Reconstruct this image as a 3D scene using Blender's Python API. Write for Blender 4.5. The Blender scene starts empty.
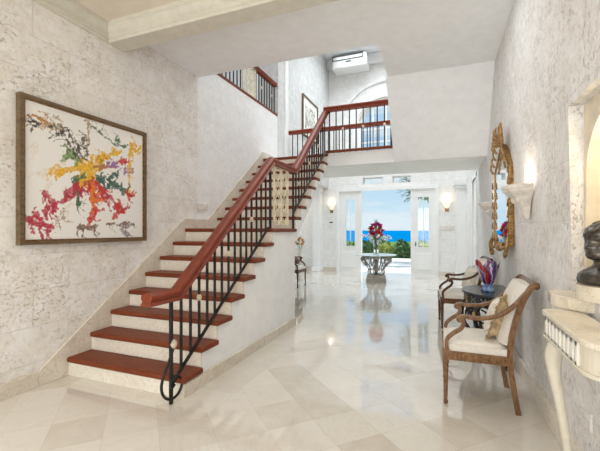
import bpy, bmesh, math, random
from mathutils import Vector, Matrix, noise
random.seed(7)
SC = bpy.context.scene
COL = SC.collection
PI = math.pi
R = math.radians

# ------------------------------------------------------------------ mesh helper
class MB:
    def __init__(s): s.v = []; s.f = []
    def add(s, vs, fs, M=None):
        o = len(s.v)
        for p in vs:
            p = Vector(p)
            s.v.append(M @ p if M else p)
        s.f += [tuple(i + o for i in f) for f in fs]
        return s
    def box(s, a, b, M=None):
        x0, y0, z0 = a; x1, y1, z1 = b
        s.add([(x0,y0,z0),(x1,y0,z0),(x1,y1,z0),(x0,y1,z0),(x0,y0,z1),(x1,y0,z1),(x1,y1,z1),(x0,y1,z1)],
              [(3,2,1,0),(4,5,6,7),(0,1,5,4),(1,2,6,5),(2,3,7,6),(3,0,4,7)], M)
        return s
    def prism(s, pts, axis, lo, hi, M=None):
        # pts in the plane across the axis: x -> (y,z), y -> (x,z), z -> (x,y)
        def q(p, h):
            a, b = p
            return (h, a, b) if axis == 'x' else (a, h, b) if axis == 'y' else (a, b, h)
        n = len(pts)
        s.add([q(p, lo) for p in pts] + [q(p, hi) for p in pts],
              [tuple(range(n))[::-1], tuple(range(n, 2*n))] + [(i, (i+1) % n, n+(i+1) % n, n+i) for i in range(n)], M)
        return s
    def ring(s, outer, inner, axis, lo, hi, closed=True, M=None):
        # frame between two outlines with the same point count
        def q(p, h):
            a, b = p
            return (h, a, b) if axis == 'x' else (a, h, b) if axis == 'y' else (a, b, h)
        n = len(outer)
        vs = [q(p, lo) for p in outer] + [q(p, lo) for p in inner] + [q(p, hi) for p in outer] + [q(p, hi) for p in inner]
        fs = []
        for i in range(n if closed else n-1):
            j = (i+1) % n
            fs += [(i, j, n+j, n+i), (2*n+i, 3*n+i, 3*n+j, 2*n+j), (i, 2*n+i, 2*n+j, j), (n+i, n+j, 3*n+j, 3*n+i)]
        if not closed:
            fs += [(0, n, 3*n, 2*n), (n-1, 3*n-1, 4*n-1, 2*n-1)]
        s.add(vs, fs, M)
        return s
    def tube(s, path, r, n=8, M=None, flat=1.0):
        path = [Vector(p) for p in path]
        rs = r if isinstance(r, (list, tuple)) else [r]*len(path)
        t0 = (path[1]-path[0]).normalized()
        up = Vector((0,0,1)) if abs(t0.z) < .9 else Vector((1,0,0))
        nrm = (up - t0*up.dot(t0)).normalized()
        vs = []
        for i, p in enumerate(path):
            if i == 0: t = path[1]-path[0]
            elif i == len(path)-1: t = path[-1]-path[-2]
            else: t = (path[i+1]-path[i]).normalized() + (path[i]-path[i-1]).normalized()
            if t.length < 1e-9: t = Vector((0,0,1))
            t.normalize()
            nrm = nrm - t*nrm.dot(t)
            if nrm.length < 1e-6: nrm = t.orthogonal()
            nrm.normalize()
            b = t.cross(nrm)
            for k in range(n):
                a = 2*PI*k/n
                vs.append(p + nrm*(math.cos(a)*rs[i]) + b*(math.sin(a)*rs[i]*flat))
        m = len(path)
        fs = [(i*n+k, i*n+(k+1) % n, (i+1)*n+(k+1) % n, (i+1)*n+k) for i in range(m-1) for k in range(n)]
        fs += [tuple(range(n))[::-1], tuple(range((m-1)*n, m*n))]
        s.add(vs, fs, M)
        return s
    def sweep(s, path, prof, side, M=None):
        # closed profile (a along side, b along the mitred normal)
        path = [Vector(p) for p in path]; side = Vector(side)
        vs = []; n = len(prof); m = len(path)
        for i, p in enumerate(path):
            t1 = (path[i]-path[i-1]).normalized() if i else (path[1]-path[0]).normalized()
            t2 = (path[i+1]-path[i]).normalized() if i < m-1 else t1
            t = (t1+t2).normalized()
            nn = side.cross(t).normalized()
            k = 1/max(.4, t.dot(t1))
            for a, b in prof: vs.append(p + side*a + nn*(b*k))
        fs = [(i*n+k, i*n+(k+1) % n, (i+1)*n+(k+1) % n, (i+1)*n+k) for i in range(m-1) for k in range(n)]
        fs += [tuple(range(n))[::-1], tuple(range((m-1)*n, m*n))]
        s.add(vs, fs, M)
        return s
    def lathe(s, prof, c=(0,0,0), n=24, a0=0, a1=2*PI, M=None, fn=None):
        full = abs(a1-a0-2*PI) < 1e-6
        k = n if full else n+1
        vs = []
        for (r, z) in prof:
            for i in range(k):
                a = a0 + (a1-a0)*i/n
                rr, zz = fn(r, z, a) if fn else (r, z)
                vs.append((c[0]+rr*math.cos(a), c[1]+rr*math.sin(a), c[2]+zz))
        m = len(prof); fs = []
        for j in range(m-1):
            for i in range(n):
                i2 = (i+1) % k
                fs.append((j*k+i, j*k+i2, (j+1)*k+i2, (j+1)*k+i))
        if full:
            if prof[0][0] > 1e-5: fs.append(tuple(range(k))[::-1])
            if prof[-1][0] > 1e-5: fs.append(tuple(range((m-1)*k, m*k)))
        else:
            fs += [tuple(j*k for j in range(m)), tuple(j*k+n for j in range(m))[::-1]]
        s.add(vs, fs, M)
        return s
    def ball(s, c, r, n=10, M=None, m=7):
        r = (r, r, r) if not isinstance(r, (tuple, list)) else r
        vs = []; fs = []
        for j in range(m+1):
            th = PI*j/m
            for i in range(n):
                a = 2*PI*i/n
                vs.append((c[0]+r[0]*math.sin(th)*math.cos(a), c[1]+r[1]*math.sin(th)*math.sin(a), c[2]+r[2]*math.cos(th)))
        for j in range(m):
            for i in range(n):
                fs.append((j*n+i, (j+1)*n+i, (j+1)*n+(i+1) % n, j*n+(i+1) % n))
        s.add(vs, fs, M)
        return s
    def build(s, name, mat, parent=None, smooth=False, bevel=0, sub=0, weld=True):
        me = bpy.data.meshes.new(name)
        me.from_pydata([tuple(p) for p in s.v], [], s.f)
        bm = bmesh.new(); bm.from_mesh(me)
        if weld: bmesh.ops.remove_doubles(bm, verts=bm.verts, dist=1e-6)
        bmesh.ops.recalc_face_normals(bm, faces=bm.faces)
        bm.to_mesh(me); bm.free()
        me.materials.append(mat)
        o = bpy.data.objects.new(name, me); COL.objects.link(o)
        if smooth:
            me.polygons.foreach_set('use_smooth', [True]*len(me.polygons))
            if smooth == 2:
                md = o.modifiers.new('edges', 'EDGE_SPLIT'); md.split_angle = R(40)
        if bevel:
            md = o.modifiers.new('bevel', 'BEVEL'); md.width = bevel; md.segments = 3; md.limit_method = 'ANGLE'; md.angle_limit = R(35)
        if sub:
            md = o.modifiers.new('sub', 'SUBSURF'); md.levels = sub; md.render_levels = sub
        if parent: o.parent = parent
        return o

def thing(name, label, cat, loc=(0,0,0), rz=0, group=None):
    o = bpy.data.objects.new(name, None); COL.objects.link(o)
    o.location = loc; o.rotation_euler = (0, 0, rz); o.empty_display_size = .1
    return tag(o, label, cat, group)
def tag(o, label, cat, group=None):
    o['label'] = label; o['category'] = cat
    if group: o['group'] = group
    return o
def struct(o):
    o['kind'] = 'structure'; return o
def copy_tree(o, parent=None):
    c = o.copy(); COL.objects.link(c)
    if parent: c.parent = parent
    for ch in list(o.children): copy_tree(ch, c)
    return c
def smooth_path(pts, k=5):
    # Catmull-Rom through the points
    P = [Vector(p) for p in pts]; out = []
    for i in range(len(P)-1):
        a = P[max(i-1, 0)]; b = P[i]; c = P[i+1]; d = P[min(i+2, len(P)-1)]
        for j in range(k):
            t = j/k
            out.append(.5*((2*b)+(c-a)*t+(2*a-5*b+4*c-d)*t*t+(3*b-a-3*c+d)*t**3))
    out.append(P[-1]); return out

# ------------------------------------------------------------------ materials
class NT:
    def __init__(s, name):
        s.mat = bpy.data.materials.new(name); s.mat.use_nodes = True
        s.t = s.mat.node_tree; s.n = s.t.nodes; s.l = s.t.links
        s.b = s.n['Principled BSDF']
    def set(s, **kw):
        for k, v in kw.items():
            k = k.replace('_', ' ')
            if hasattr(v, 'is_output') or isinstance(v, bpy.types.NodeSocket): s.l.new(v, s.b.inputs[k])
            else: s.b.inputs[k].default_value = (*v, 1) if isinstance(v, tuple) and len(v) == 3 else v
        return s
    def _in(s, sock, v):
        if isinstance(v, bpy.types.NodeSocket): s.l.new(v, sock)
        elif isinstance(v, tuple) and len(v) == 3 and sock.type == 'RGBA': sock.default_value = (*v, 1)
        else: sock.default_value = v
    def m(s, op, a, b=0.0, c=0.0):
        n = s.n.new('ShaderNodeMath'); n.operation = op
        for i, v in enumerate((a, b, c)): s._in(n.inputs[i], v)
        return n.outputs[0]
    def pos(s):
        n = s.n.new('ShaderNodeTexCoord'); return n.outputs['Object']
    def xyz(s, v):
        n = s.n.new('ShaderNodeSeparateXYZ'); s.l.new(v, n.inputs[0]); return n.outputs
    def vec(s, x, y, z=0.0):
        n = s.n.new('ShaderNodeCombineXYZ')
        for i, v in enumerate((x, y, z)): s._in(n.inputs[i], v)
        return n.outputs[0]
    def noise(s, v, scale, detail=3, rough=.55, dist=0.0, col=False):
        n = s.n.new('ShaderNodeTexNoise'); s.l.new(v, n.inputs['Vector'])
        n.inputs['Scale'].default_value = scale; n.inputs['Detail'].default_value = detail
        n.inputs['Roughness'].default_value = rough; n.inputs['Distortion'].default_value = dist
        return n.outputs['Color' if col else 'Fac']
    def ramp(s, f, stops, const=False):
        n = s.n.new('ShaderNodeValToRGB'); s.l.new(f, n.inputs[0])
        e = n.color_ramp.elements
        if const: n.color_ramp.interpolation = 'CONSTANT'
        while len(e) > 1: e.remove(e[-1])
        for i, (p, c) in enumerate(stops):
            x = e[0] if i == 0 else e.new(p)
            x.position = p; x.color = (*c, 1) if isinstance(c, tuple) else (c, c, c, 1)
        return n.outputs['Color']
    def mix(s, f, a, b, mode='MIX'):
        n = s.n.new('ShaderNodeMix'); n.data_type = 'RGBA'; n.blend_type = mode
        s._in(n.inputs[0], f); s._in(n.inputs[6], a); s._in(n.inputs[7], b)
        return n.outputs[2]
    def bump(s, h, strength=.3, dist=.01):
        n = s.n.new('ShaderNodeBump'); s.l.new(h, n.inputs['Height'])
        n.inputs['Strength'].default_value = strength; n.inputs['Distance'].default_value = dist
        s.l.new(n.outputs[0], s.b.inputs['Normal'])

def plain(name, c, rough=.5, metal=0.0, var=.06, scale=14, bump=0, spec=.5, **kw):
    s = NT(name); f = s.noise(s.pos(), scale, 3)
    d = tuple(max(0, x*(1-var*2)) for x in c); e = tuple(min(1, x*(1+var*2)) for x in c)
    s.set(Base_Color=s.ramp(f, [(.3, d), (.7, e)]), Roughness=rough, Metallic=metal, Specular_IOR_Level=spec, **kw)
    if bump: s.bump(f, bump)
    return s.mat

def stone(name, base, dark, pit, axis, bw=.62, bh=.33, joint=.35, pits=1.0, offset=(0, 0), zs=1.6, fs=26, bmp=.7):
    s = NT(name); p = s.pos(); o = s.xyz(p)
    u = o[1] if axis == 'x' else o[0]
    v = s.vec(s.m('ADD', u, offset[0]), s.m('ADD', o[2], offset[1]), 0.0)
    br = s.n.new('ShaderNodeTexBrick'); s.l.new(v, br.inputs['Vector'])
    br.inputs['Scale'].default_value = 1; br.inputs['Brick Width'].default_value = bw; br.inputs['Row Height'].default_value = bh
    br.inputs['Mortar Size'].default_value = .007; br.inputs['Mortar Smooth'].default_value = .6
    br.inputs['Color1'].default_value = (.2,.2,.2,1); br.inputs['Color2'].default_value = (.8,.8,.8,1); br.inputs['Mortar'].default_value = (.5,.5,.5,1)
    big = s.noise(p, 1.6, 4, .6, .4); mid = s.noise(p, 7, 5, .65, .6)
    c = s.mix(s.ramp(big, [(.38, 0.0), (.70, .8)]), base, dark)
    c = s.mix(s.m('MULTIPLY', s.ramp(mid, [(.42, 0.0), (.62, 1.0)]), .6), c, tuple(min(.93, x*1.25) for x in base))
    c = s.mix(s.m('MULTIPLY', s.ramp(s.noise(p, 13, 4, .7, 1.0), [(.52, 0.0), (.66, 1.0)]), .5*pits), c, tuple(x*.86 for x in dark))
    c = s.mix(.12, c, br.outputs['Color'], 'SOFT_LIGHT')
    st = s.vec(s.m('MULTIPLY', o[0], 1.0), s.m('MULTIPLY', o[1], 1.0), s.m('MULTIPLY', o[2], zs))
    fine = s.noise(st, fs, 5, .7, 1.2)
    where = s.ramp(s.noise(p, 3.1, 2), [(.38, 0.25), (.60, 1.0)])
    pm = s.m('MULTIPLY', s.m('MULTIPLY', s.ramp(fine, [(.555, 0.0), (.63, 1.0)]), where), .75*pits)
    c = s.mix(pm, c, pit)
    c = s.mix(s.m('MULTIPLY', br.outputs['Fac'], joint), c, tuple(x*.72 for x in dark))
    s.set(Base_Color=c, Roughness=.85, Specular_IOR_Level=.25)
    h = s.m('SUBTRACT', s.m('MULTIPLY', mid, .5), s.m('ADD', s.m('MULTIPLY', pm, .9), s.m('MULTIPLY', br.outputs['Fac'], .2)))
    s.bump(h, bmp, .012)
    return s.mat

def marble(name, a, b, vein, scale=3.0, rough=.25):
    s = NT(name); p = s.pos()
    f = s.noise(p, scale, 5, .6, .8); w = s.noise(p, scale*1.7, 6, .6, 2.2)
    c = s.ramp(f, [(.35, a), (.65, b)])
    v = s.ramp(s.m('ABSOLUTE', s.m('SUBTRACT', w, .5)), [(.0, 1.0), (.035, 0.0)])
    c = s.mix(s.m('MULTIPLY', v, .5), c, vein)
    s.set(Base_Color=c, Roughness=rough)
    return s.mat

def floor_mat():
    s = NT('floor_marble'); p = s.pos(); o = s.xyz(p)
    k = 1/math.sqrt(2); T = .46*k
    a = s.m('DIVIDE', s.m('ADD', s.m('MULTIPLY', s.m('ADD', o[0], o[1]), k), .317*k), T)
    b = s.m('DIVIDE', s.m('SUBTRACT', s.m('MULTIPLY', s.m('SUBTRACT', o[1], o[0]), k), 4.06*k), T)
    border = s.m('LESS_THAN', o[0], -1.52)
    near = s.m('LESS_THAN', o[1], 2.15)
    border = s.m('MULTIPLY', border, s.m('SUBTRACT', 1.0, near))
    a2 = s.m('DIVIDE', s.m('ADD', o[0], 1.52), .7); b2 = s.m('DIVIDE', o[1], .62)
    def sel(f, x, y): return s.m('ADD', s.m('MULTIPLY', x, s.m('SUBTRACT', 1.0, f)), s.m('MULTIPLY', y, f))
    A = sel(border, a, a2); B = sel(border, b, b2)
    wn = s.n.new('ShaderNodeTexWhiteNoise'); wn.noise_dimensions = '3D'
    s.l.new(s.vec(s.m('FLOOR', A), s.m('FLOOR', B), border), wn.inputs[0])
    def edge(x):
        f = s.m('FRACT', x); return s.m('MINIMUM', f, s.m('SUBTRACT', 1.0, f))
    e = s.m('MINIMUM', edge(A), edge(B))
    g = s.m('LESS_THAN', e, .006)
    off = s.n.new('ShaderNodeVectorMath'); off.operation = 'MULTIPLY_ADD'
    s.l.new(wn.outputs['Color'], off.inputs[0]); off.inputs[1].default_value = (7, 7, 7); s.l.new(p, off.inputs[2])
    q = off.outputs[0]
    f = s.noise(q, 4, 5, .62, .9); w = s.noise(q, 3.2, 6, .65, 2.0)
    c = s.ramp(wn.outputs['Value'], FLOOR_TINTS)
    c = s.mix(s.m('MULTIPLY', s.ramp(f, [(.35, 0.0), (.7, 1.0)]), .5), c, FLOOR_CLOUD)
    v = s.ramp(s.m('ABSOLUTE', s.m('SUBTRACT', w, .5)), [(.0, 1.0), (.03, 0.0)])
    c = s.mix(s.m('MULTIPLY', v, .16), c, (.5, .41, .30))
    c = s.mix(s.m('MULTIPLY', g, .4), c, (.48, .42, .33))
    s.set(Base_Color=c, Roughness=s.m('ADD', .05, s.m('MULTIPLY', f, .05)), IOR=1.55, Coat_Weight=.8, Coat_IOR=1.6, Coat_Roughness=.02)
    return s.mat
FLOOR_TINTS = [(.0, (.60, .54, .45)), (.2, (.70, .65, .565)), (.6, (.75, .71, .635)), (1.0, (.65, .595, .51))]
FLOOR_CLOUD = (.76, .735, .68)

def wood(name, a, b, rough=.3, axis=(3, 26, 26), coat=.3):
    s = NT(name); p = s.pos()
    mp = s.n.new('ShaderNodeMapping'); s.l.new(p, mp.inputs[0]); mp.inputs['Scale'].default_value = axis
    f = s.noise(mp.outputs[0], 1.5, 5, .65, .8)
    s.set(Specular_IOR_Level=.16, Base_Color=s.ramp(f, [(.3, a), (.7, b)]), Roughness=rough, Coat_Weight=coat, Coat_Roughness=.15)
    s.bump(f, .08, .003)
    return s.mat

M = {}
M['wall_left'] = stone('coral_stone_warm', (.85,.815,.765), (.775,.725,.655), (.47,.36,.25), 'x', .62, .30, .22, .85, (.2, .1), 1.4, 30)
M['wall_right'] = stone('coral_stone_pale', (.86,.85,.84), (.74,.71,.67), (.50,.42,.34), 'x', .62, .34, .05, 1.0, (0, 0), .55, 48)
M['wall_stair'] = stone('pale_coral_render', (.86,.85,.83), (.80,.785,.76), (.66,.62,.56), 'x', .7, .36, .1, .45)
M['wall_back'] = stone('coral_stone_white', (.84,.83,.80), (.79,.77,.73), (.62,.56,.48), 'y', .6, .34, .3, .5)
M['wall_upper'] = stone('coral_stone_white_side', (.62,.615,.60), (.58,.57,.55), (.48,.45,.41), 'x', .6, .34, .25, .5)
M['plaster'] = plain('white_stucco', (.89,.895,.90), .8, var=.02, scale=9, bump=.06, spec=.2)
M['ceiling_warm'] = plain('warm_ceiling_paint', (.80,.72,.615), .85, var=.015, scale=9, bump=.05, spec=.2)
M['ceiling'] = plain('ceiling_stucco', (.89,.905,.925), .85, var=.015, scale=9, bump=.05, spec=.2)
M['paint'] = plain('white_paint', (.86,.86,.84), .4, var=.015, scale=3)
M['crown'] = plain('cream_moulding', (.66,.635,.545), .6, var=.03, scale=10)
M['floor'] = floor_mat()
M['skirt'] = marble('skirting_marble', (.66,.59,.49), (.76,.70,.60), (.46,.37,.27), 4.0)
M['riser'] = marble('riser_marble', (.78,.72,.62), (.85,.80,.70), (.60,.50,.36), 5.0)
M['tread'] = wood('mahogany_tread', (.13,.030,.012), (.24,.058,.022), .45, (3, 30, 30), 0)
M['rail'] = wood('mahogany_rail', (.16,.030,.014), (.27,.058,.026), .4, (30, 3, 8), 0)
M['iron'] = plain('dark_iron', (.035,.030,.028), .45, .7, .2)
M['bead'] = plain('pale_bead', (.62,.55,.42), .4, 0, .15)
M['goldpanel'] = plain('cream_gilt_panel', (.76,.68,.49), .5, 0, .12)
M['black'] = plain('black_trim', (.02,.02,.022), .5)
M['chairwood'] = wood('gilt_walnut', (.10,.045,.022), (.30,.165,.080), .38, (22, 22, 9), .2)
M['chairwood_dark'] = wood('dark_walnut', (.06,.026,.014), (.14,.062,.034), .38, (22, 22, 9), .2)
M['cream'] = plain('cream_upholstery', (.78,.74,.67), .85, 0, .03, 60, .12, .2)
M['tan'] = plain('tan_cushion_fabric', (.48,.36,.21), .8, 0, .22, 34, .2, .2)
M['pillow'] = plain('cream_cushion_fabric', (.74,.69,.60), .85, 0, .1, 30, .2, .2)
M['gold'] = plain('antique_gilt', (.36,.21,.075), .4, .7, .3, 40, .25)
M['golddark'] = plain('worn_gilt', (.20,.10,.035), .45, .6, .35, 40, .25)
M['marble_cream'] = marble('console_marble', (.74,.67,.54), (.82,.76,.64), (.55,.45,.3), 6.0, .12)
M['console'] = plain('cream_console_paint', (.74,.69,.57), .4, 0, .04, 12)
M['console_white'] = plain('white_fluted_panel', (.84,.82,.77), .4, 0, .03, 12)
M['corbel'] = plain('carved_coral', (.76,.71,.65), .8, 0, .07, 22, .3, .2)
M['niche'] = plain('niche_plaster', (.80,.72,.58), .8, 0, .05, 10, .1, .2)
M['bronze'] = plain('dark_bronze', (.085,.075,.062), .24, .6, .35, 25, .15)
M['tabledark'] = plain('black_lacquer', (.012,.012,.018), .25, 0, .3)
M['metalgrey'] = plain('pewter_metal', (.30,.29,.27), .42, .75, .25, 30)
M['plinth'] = plain('grey_stone_plinth', (.42,.38,.33), .6, 0, .15, 20)
M['leaf'] = plain('leaf_green', (.22,.34,.12), .5, 0, .35, 5)
M['leafdark'] = plain('leaf_dark_green', (.11,.20,.085), .5, 0, .35, 5)
M['leaflight'] = plain('leaf_light_green', (.45,.50,.15), .5, 0, .3, 5)
M['redflower'] = plain('red_petal', (.55,.02,.02), .5, 0, .25, 8)
M['magenta'] = plain('magenta_petal', (.36,.02,.16), .5, 0, .25, 8)
M['whiteflower'] = plain('white_petal', (.85,.82,.80), .6, 0, .05)
M['bark'] = plain('bark', (.16,.11,.07), .9, 0, .3, 12, .4)
M['patio'] = plain('pale_terrace_stone', (.80,.77,.72), .6, 0, .05, 2)
M['lawn'] = plain('lawn_green', (.12,.26,.04), .9, 0, .3, 1.5, .2, .2)
M['plastic'] = plain('white_plastic', (.85,.85,.83), .35, 0, .01)
M['mat'] = plain('picture_mount', (.82,.80,.74), .8, 0, .02)
M['frame'] = wood('dark_gilt_frame', (.10,.065,.035), (.22,.15,.085), .45, (20, 5, 20), .1)
M['orange'] = plain('orange_print', (.60,.22,.05), .6, 0, .5, 14)

s = NT('sea_water'); f = s.noise(s.pos(), .004, 4)
s.set(Base_Color=s.ramp(f, [(.3, (.0,.16,.42)), (.7, (.0,.22,.50))]), Roughness=1.0, Specular_IOR_Level=.0); M['sea'] = s.mat
s = NT('clear_glass'); s.set(Base_Color=(.97,.99,.98), Roughness=.0, IOR=1.45, Transmission_Weight=1.0); M['glass'] = s.mat
s = NT('table_glass'); s.set(Base_Color=(.86,.95,.92), Roughness=.12, IOR=1.5, Transmission_Weight=.45); M['tglass'] = s.mat
s = NT('mirror_glass'); s.set(Base_Color=(.90,.93,.95), Roughness=.01, Metallic=1.0); M['mirror'] = s.mat
s = NT('blue_glass'); f = s.noise(s.pos(), 18, 3)
s.set(Base_Color=s.ramp(f, [(.35, (.02,.09,.35)), (.65, (.45,.62,.82))]), Roughness=.06, Transmission_Weight=.35); M['blueglass'] = s.mat
s = NT('striped_glass'); o = s.xyz(s.pos())
ang = s.m('ADD', s.m('MULTIPLY', s.m('ARCTAN2', o[1], o[0]), .637), s.m('MULTIPLY', s.noise(s.pos(), 7, 2), .8))
ang = s.m('FRACT', s.m('ADD', ang, s.m('MULTIPLY', o[2], 1.2)))
s.set(Base_Color=s.ramp(ang, [(0, (.07,.02,.12)), (.16, (.36,.28,.52)), (.24, (.48,.015,.012)), (.48, (.05,.02,.09)), (.62, (.30,.05,.28)), (.74, (.75,.72,.80)), (.84, (.10,.05,.22))], True),
      Roughness=.08, Transmission_Weight=.25, Coat_Weight=.5); M['striped'] = s.mat
def lamp_mat(name, c, k):
    s = NT(name); s.set(Base_Color=(.9,.85,.75), Roughness=.5, Emission_Color=c, Emission_Strength=k); return s.mat
M['sconceglow'] = lamp_mat('frosted_lamp_glass', (1,.86,.66), .33)
s = NT('botanical_print'); f = s.noise(s.pos(), 6, 5, .7, 1.5)
s.set(Base_Color=s.ramp(f, [(.36, (.10,.11,.09)), (.46, (.40,.38,.32)), (.56, (.74,.72,.66))]), Roughness=.7); M['print'] = s.mat
XL, XR = -3.13, .68
# ================================================================== room shell
def sbox(name, a, b, mat, bevel=0):
    return struct(MB().box(a, b).build(name, mat, bevel=bevel))
def sboxes(name, L, mat):
    m = MB()
    for a, b in L: m.box(a, b)
    return struct(m.build(name, mat, weld=False))

sbox('floor', (-6, -3.2, -.2), (1.0, 11.3, 0), M['floor'])
sbox('wall_left', (XL-.3, -3, 0), (XL, 4.13, 3.42), M['wall_left'])
sbox('wall_left_stairwell', (XL-.3, 4.13, 0), (XL-.012, 6.8, 3.65), M['wall_stair'])
sbox('wall_left_hall', (-4.1, 6.8, 0), (-3.8, 9.3, 2.64), M['plaster'])
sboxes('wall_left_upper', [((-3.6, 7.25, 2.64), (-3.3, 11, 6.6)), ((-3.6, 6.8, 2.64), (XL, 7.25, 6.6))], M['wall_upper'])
sbox('trim_9', (XL-.02, 7.12, 2.69), (XL+.03, 7.28, 6.6), M['wall_stair'], .01)
NY0, NY1, NZ0, NZ1 = 1.76, 2.42, .96, 1.99          # niche opening
sboxes('wall_right', [((XR, -3, 0), (XR+.42, NY0, 6.6)), ((XR, NY1, 0), (XR+.42, 7.75, 6.6)), ((XR, NY0, 0), (XR+.42, NY1, NZ0)),
                      ((XR, NY0, NZ1), (XR+.42, NY1, 6.6)), ((XR, 8.65, 0), (XR+.42, 11, 6.6)), ((XR, 7.75, 2.35), (XR+.42, 8.65, 6.6))], M['wall_right'])
for v_ in bpy.data.objects['wall_right'].data.vertices:      # the rough stone wall leans in slightly
    if abs(v_.co.x-XR) < 1e-4: v_.co.x = .705-.0185*v_.co.z
# arched niche lining
def arch_pts(cy, z0, zs, r, n=16):
    return [(cy+r, z0)] + [(cy+r*math.cos(PI*i/n), zs+r*math.sin(PI*i/n)) for i in range(n+1)] + [(cy-r, z0)]
def rect_for(pts, y0, y1, z0, z1):
    out = []
    cy = (pts[0][0]+pts[-1][0])/2
    for k, (y, z) in enumerate(pts):
        if k == 0: out.append((y1, z0))
        elif k == len(pts)-1: out.append((y0, z0))
        else:
            a = PI*(k-1)/(len(pts)-3)
            if a < PI/4: out.append((y1, z1 if False else pts[1][1]+(z1-pts[1][1])*math.tan(a)))
            elif a > 3*PI/4: out.append((y0, pts[1][1]+(z1-pts[1][1])*math.tan(PI-a)))
            else: out.append((cy+(y1-cy)/math.tan(a), z1))
    return out
cyN = (NY0+NY1)/2
ap = arch_pts(cyN, NZ0, 1.60, .295)
m = MB().ring(rect_for(ap, NY0, NY1, NZ0, NZ1), ap, 'x', XR+.06, XR+.09, closed=False)
m.lathe([(.295, NZ0)] + [(.295*math.cos(t*PI/20), 1.60+.295*math.sin(t*PI/20)) for t in range(11)], (XR+.085, cyN, 0), 24, -PI/2, PI/2) if False else None
prof = [(.295, NZ0), (.295, 1.60)] + [(.295*math.cos(t*PI/20), 1.60+.295*math.sin(t*PI/20)) for t in range(1, 11)]
vs = []; fs = []; n = 20
for (r, z) in prof:
    for i in range(n+1):
        a = -PI/2 + PI*i/n; vs.append((XR+.085+max(r, .001)*math.cos(a), cyN+max(r, .001)*math.sin(a), z))
for j in range(len(prof)-1):
    for i in range(n): fs.append((j*(n+1)+i, j*(n+1)+i+1, (j+1)*(n+1)+i+1, (j+1)*(n+1)+i))
m.add(vs, fs)
struct(m.build('wall_niche', M['niche'], smooth=2))

# back wall with doorway, transom lights and arched window
DX0, DX1, CX = -2.95, -.13, -1.52
b = MB()
Y0, Y1 = 11.0, 11.28
b.box((-6, Y0, 0), (DX0, Y1, 2.62)).box((DX1, Y0, 0), (1.1, Y1, 2.62)).box((DX0, Y0, 2.52), (DX1, Y1, 2.70)) 
b.box((-6, Y0, 2.62), (DX0, Y1, 2.70)).box((DX1, Y0, 2.62), (1.1, Y1, 2.70))
tr = [(-2.20, -1.60), (-1.32, -.80)]
b.box((-6, Y0, 2.70), (tr[0][0], Y1, 2.90)).box((tr[0][1], Y0, 2.70), (tr[1][0], Y1, 2.90)).box((tr[1][1], Y0, 2.70), (1.1, Y1, 2.90))
AZ0, AZS, AR = 3.25, 4.40, .85
b.box((-6, Y0, 2.90), (1.1, Y1, AZ0))
b.box((-6, Y0, AZ0), (CX-1.2, Y1, 6.6)).box((CX+1.2, Y0, AZ0), (1.1, Y1, 6.6)).box((CX-1.2, Y0, 5.6), (CX+1.2, Y1, 6.6))
ap = arch_pts(CX, AZ0, AZS, AR)
b.ring(rect_for(ap, CX-1.2, CX+1.2, AZ0, 5.6), ap, 'y', Y0, Y1, closed=False)
struct(b.build('wall_back', M['wall_back'], weld=False))
for i, (x0, x1) in enumerate(tr):
    fr = MB().box((x0, 11.1, 2.70), (x1, 11.16, 2.725)).box((x0, 11.1, 2.875), (x1, 11.16, 2.90)).box((x0, 11.1, 2.725), (x0+.025, 11.16, 2.875)).box((x1-.025, 11.1, 2.725), (x1, 11.16, 2.875)).build('window_%d' % (i+2), M['paint'])
    struct(fr)
    MB().box((x0+.025, 11.125, 2.725), (x1-.025, 11.131, 2.875)).build('pane', M['glass'], fr)
# arched window with glazing bars
w = MB(); ao = arch_pts(CX, AZ0, AZS, AR); ai = arch_pts(CX, AZ0+.06, AZS, AR-.07)
w.ring(ao, ai, 'y', 11.10, 11.17, closed=True)
for dx in (-.4, 0, .4): w.box((CX+dx-.02, 11.11, AZ0), (CX+dx+.02, 11.16, AZS+math.sqrt((AR-.05)**2-dx*dx)))
for z in (3.62, 4.0, AZS): w.box((CX-AR, 11.112, z-.02), (CX+AR, 11.158, z+.02))
win = struct(w.build('window_1', M['paint'], weld=False))
MB().prism(arch_pts(CX, AZ0+.05, AZS, AR-.06), 'y', 11.132, 11.138).build('pane', M['glass'], win)
# raised arch mouldings round the window
mo = MB()
for r0, r1, d in ((1.36, 1.46, .05), (.90, 1.0, .05)):
    a1 = arch_pts(CX, AZ0+.1, AZS, r1, 28); a0 = arch_pts(CX, AZ0+.1, AZS, r0, 28)
    mo.ring(a1, a0, 'y', 11-d, 11.0, closed=False)
struct(mo.build('trim_1', M['wall_back'], weld=False))
struct(MB().box((-3.3, 10.8, 6.32), (XR, 11, 6.6)).build('trim_2', M['paint'], bevel=.03))
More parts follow.
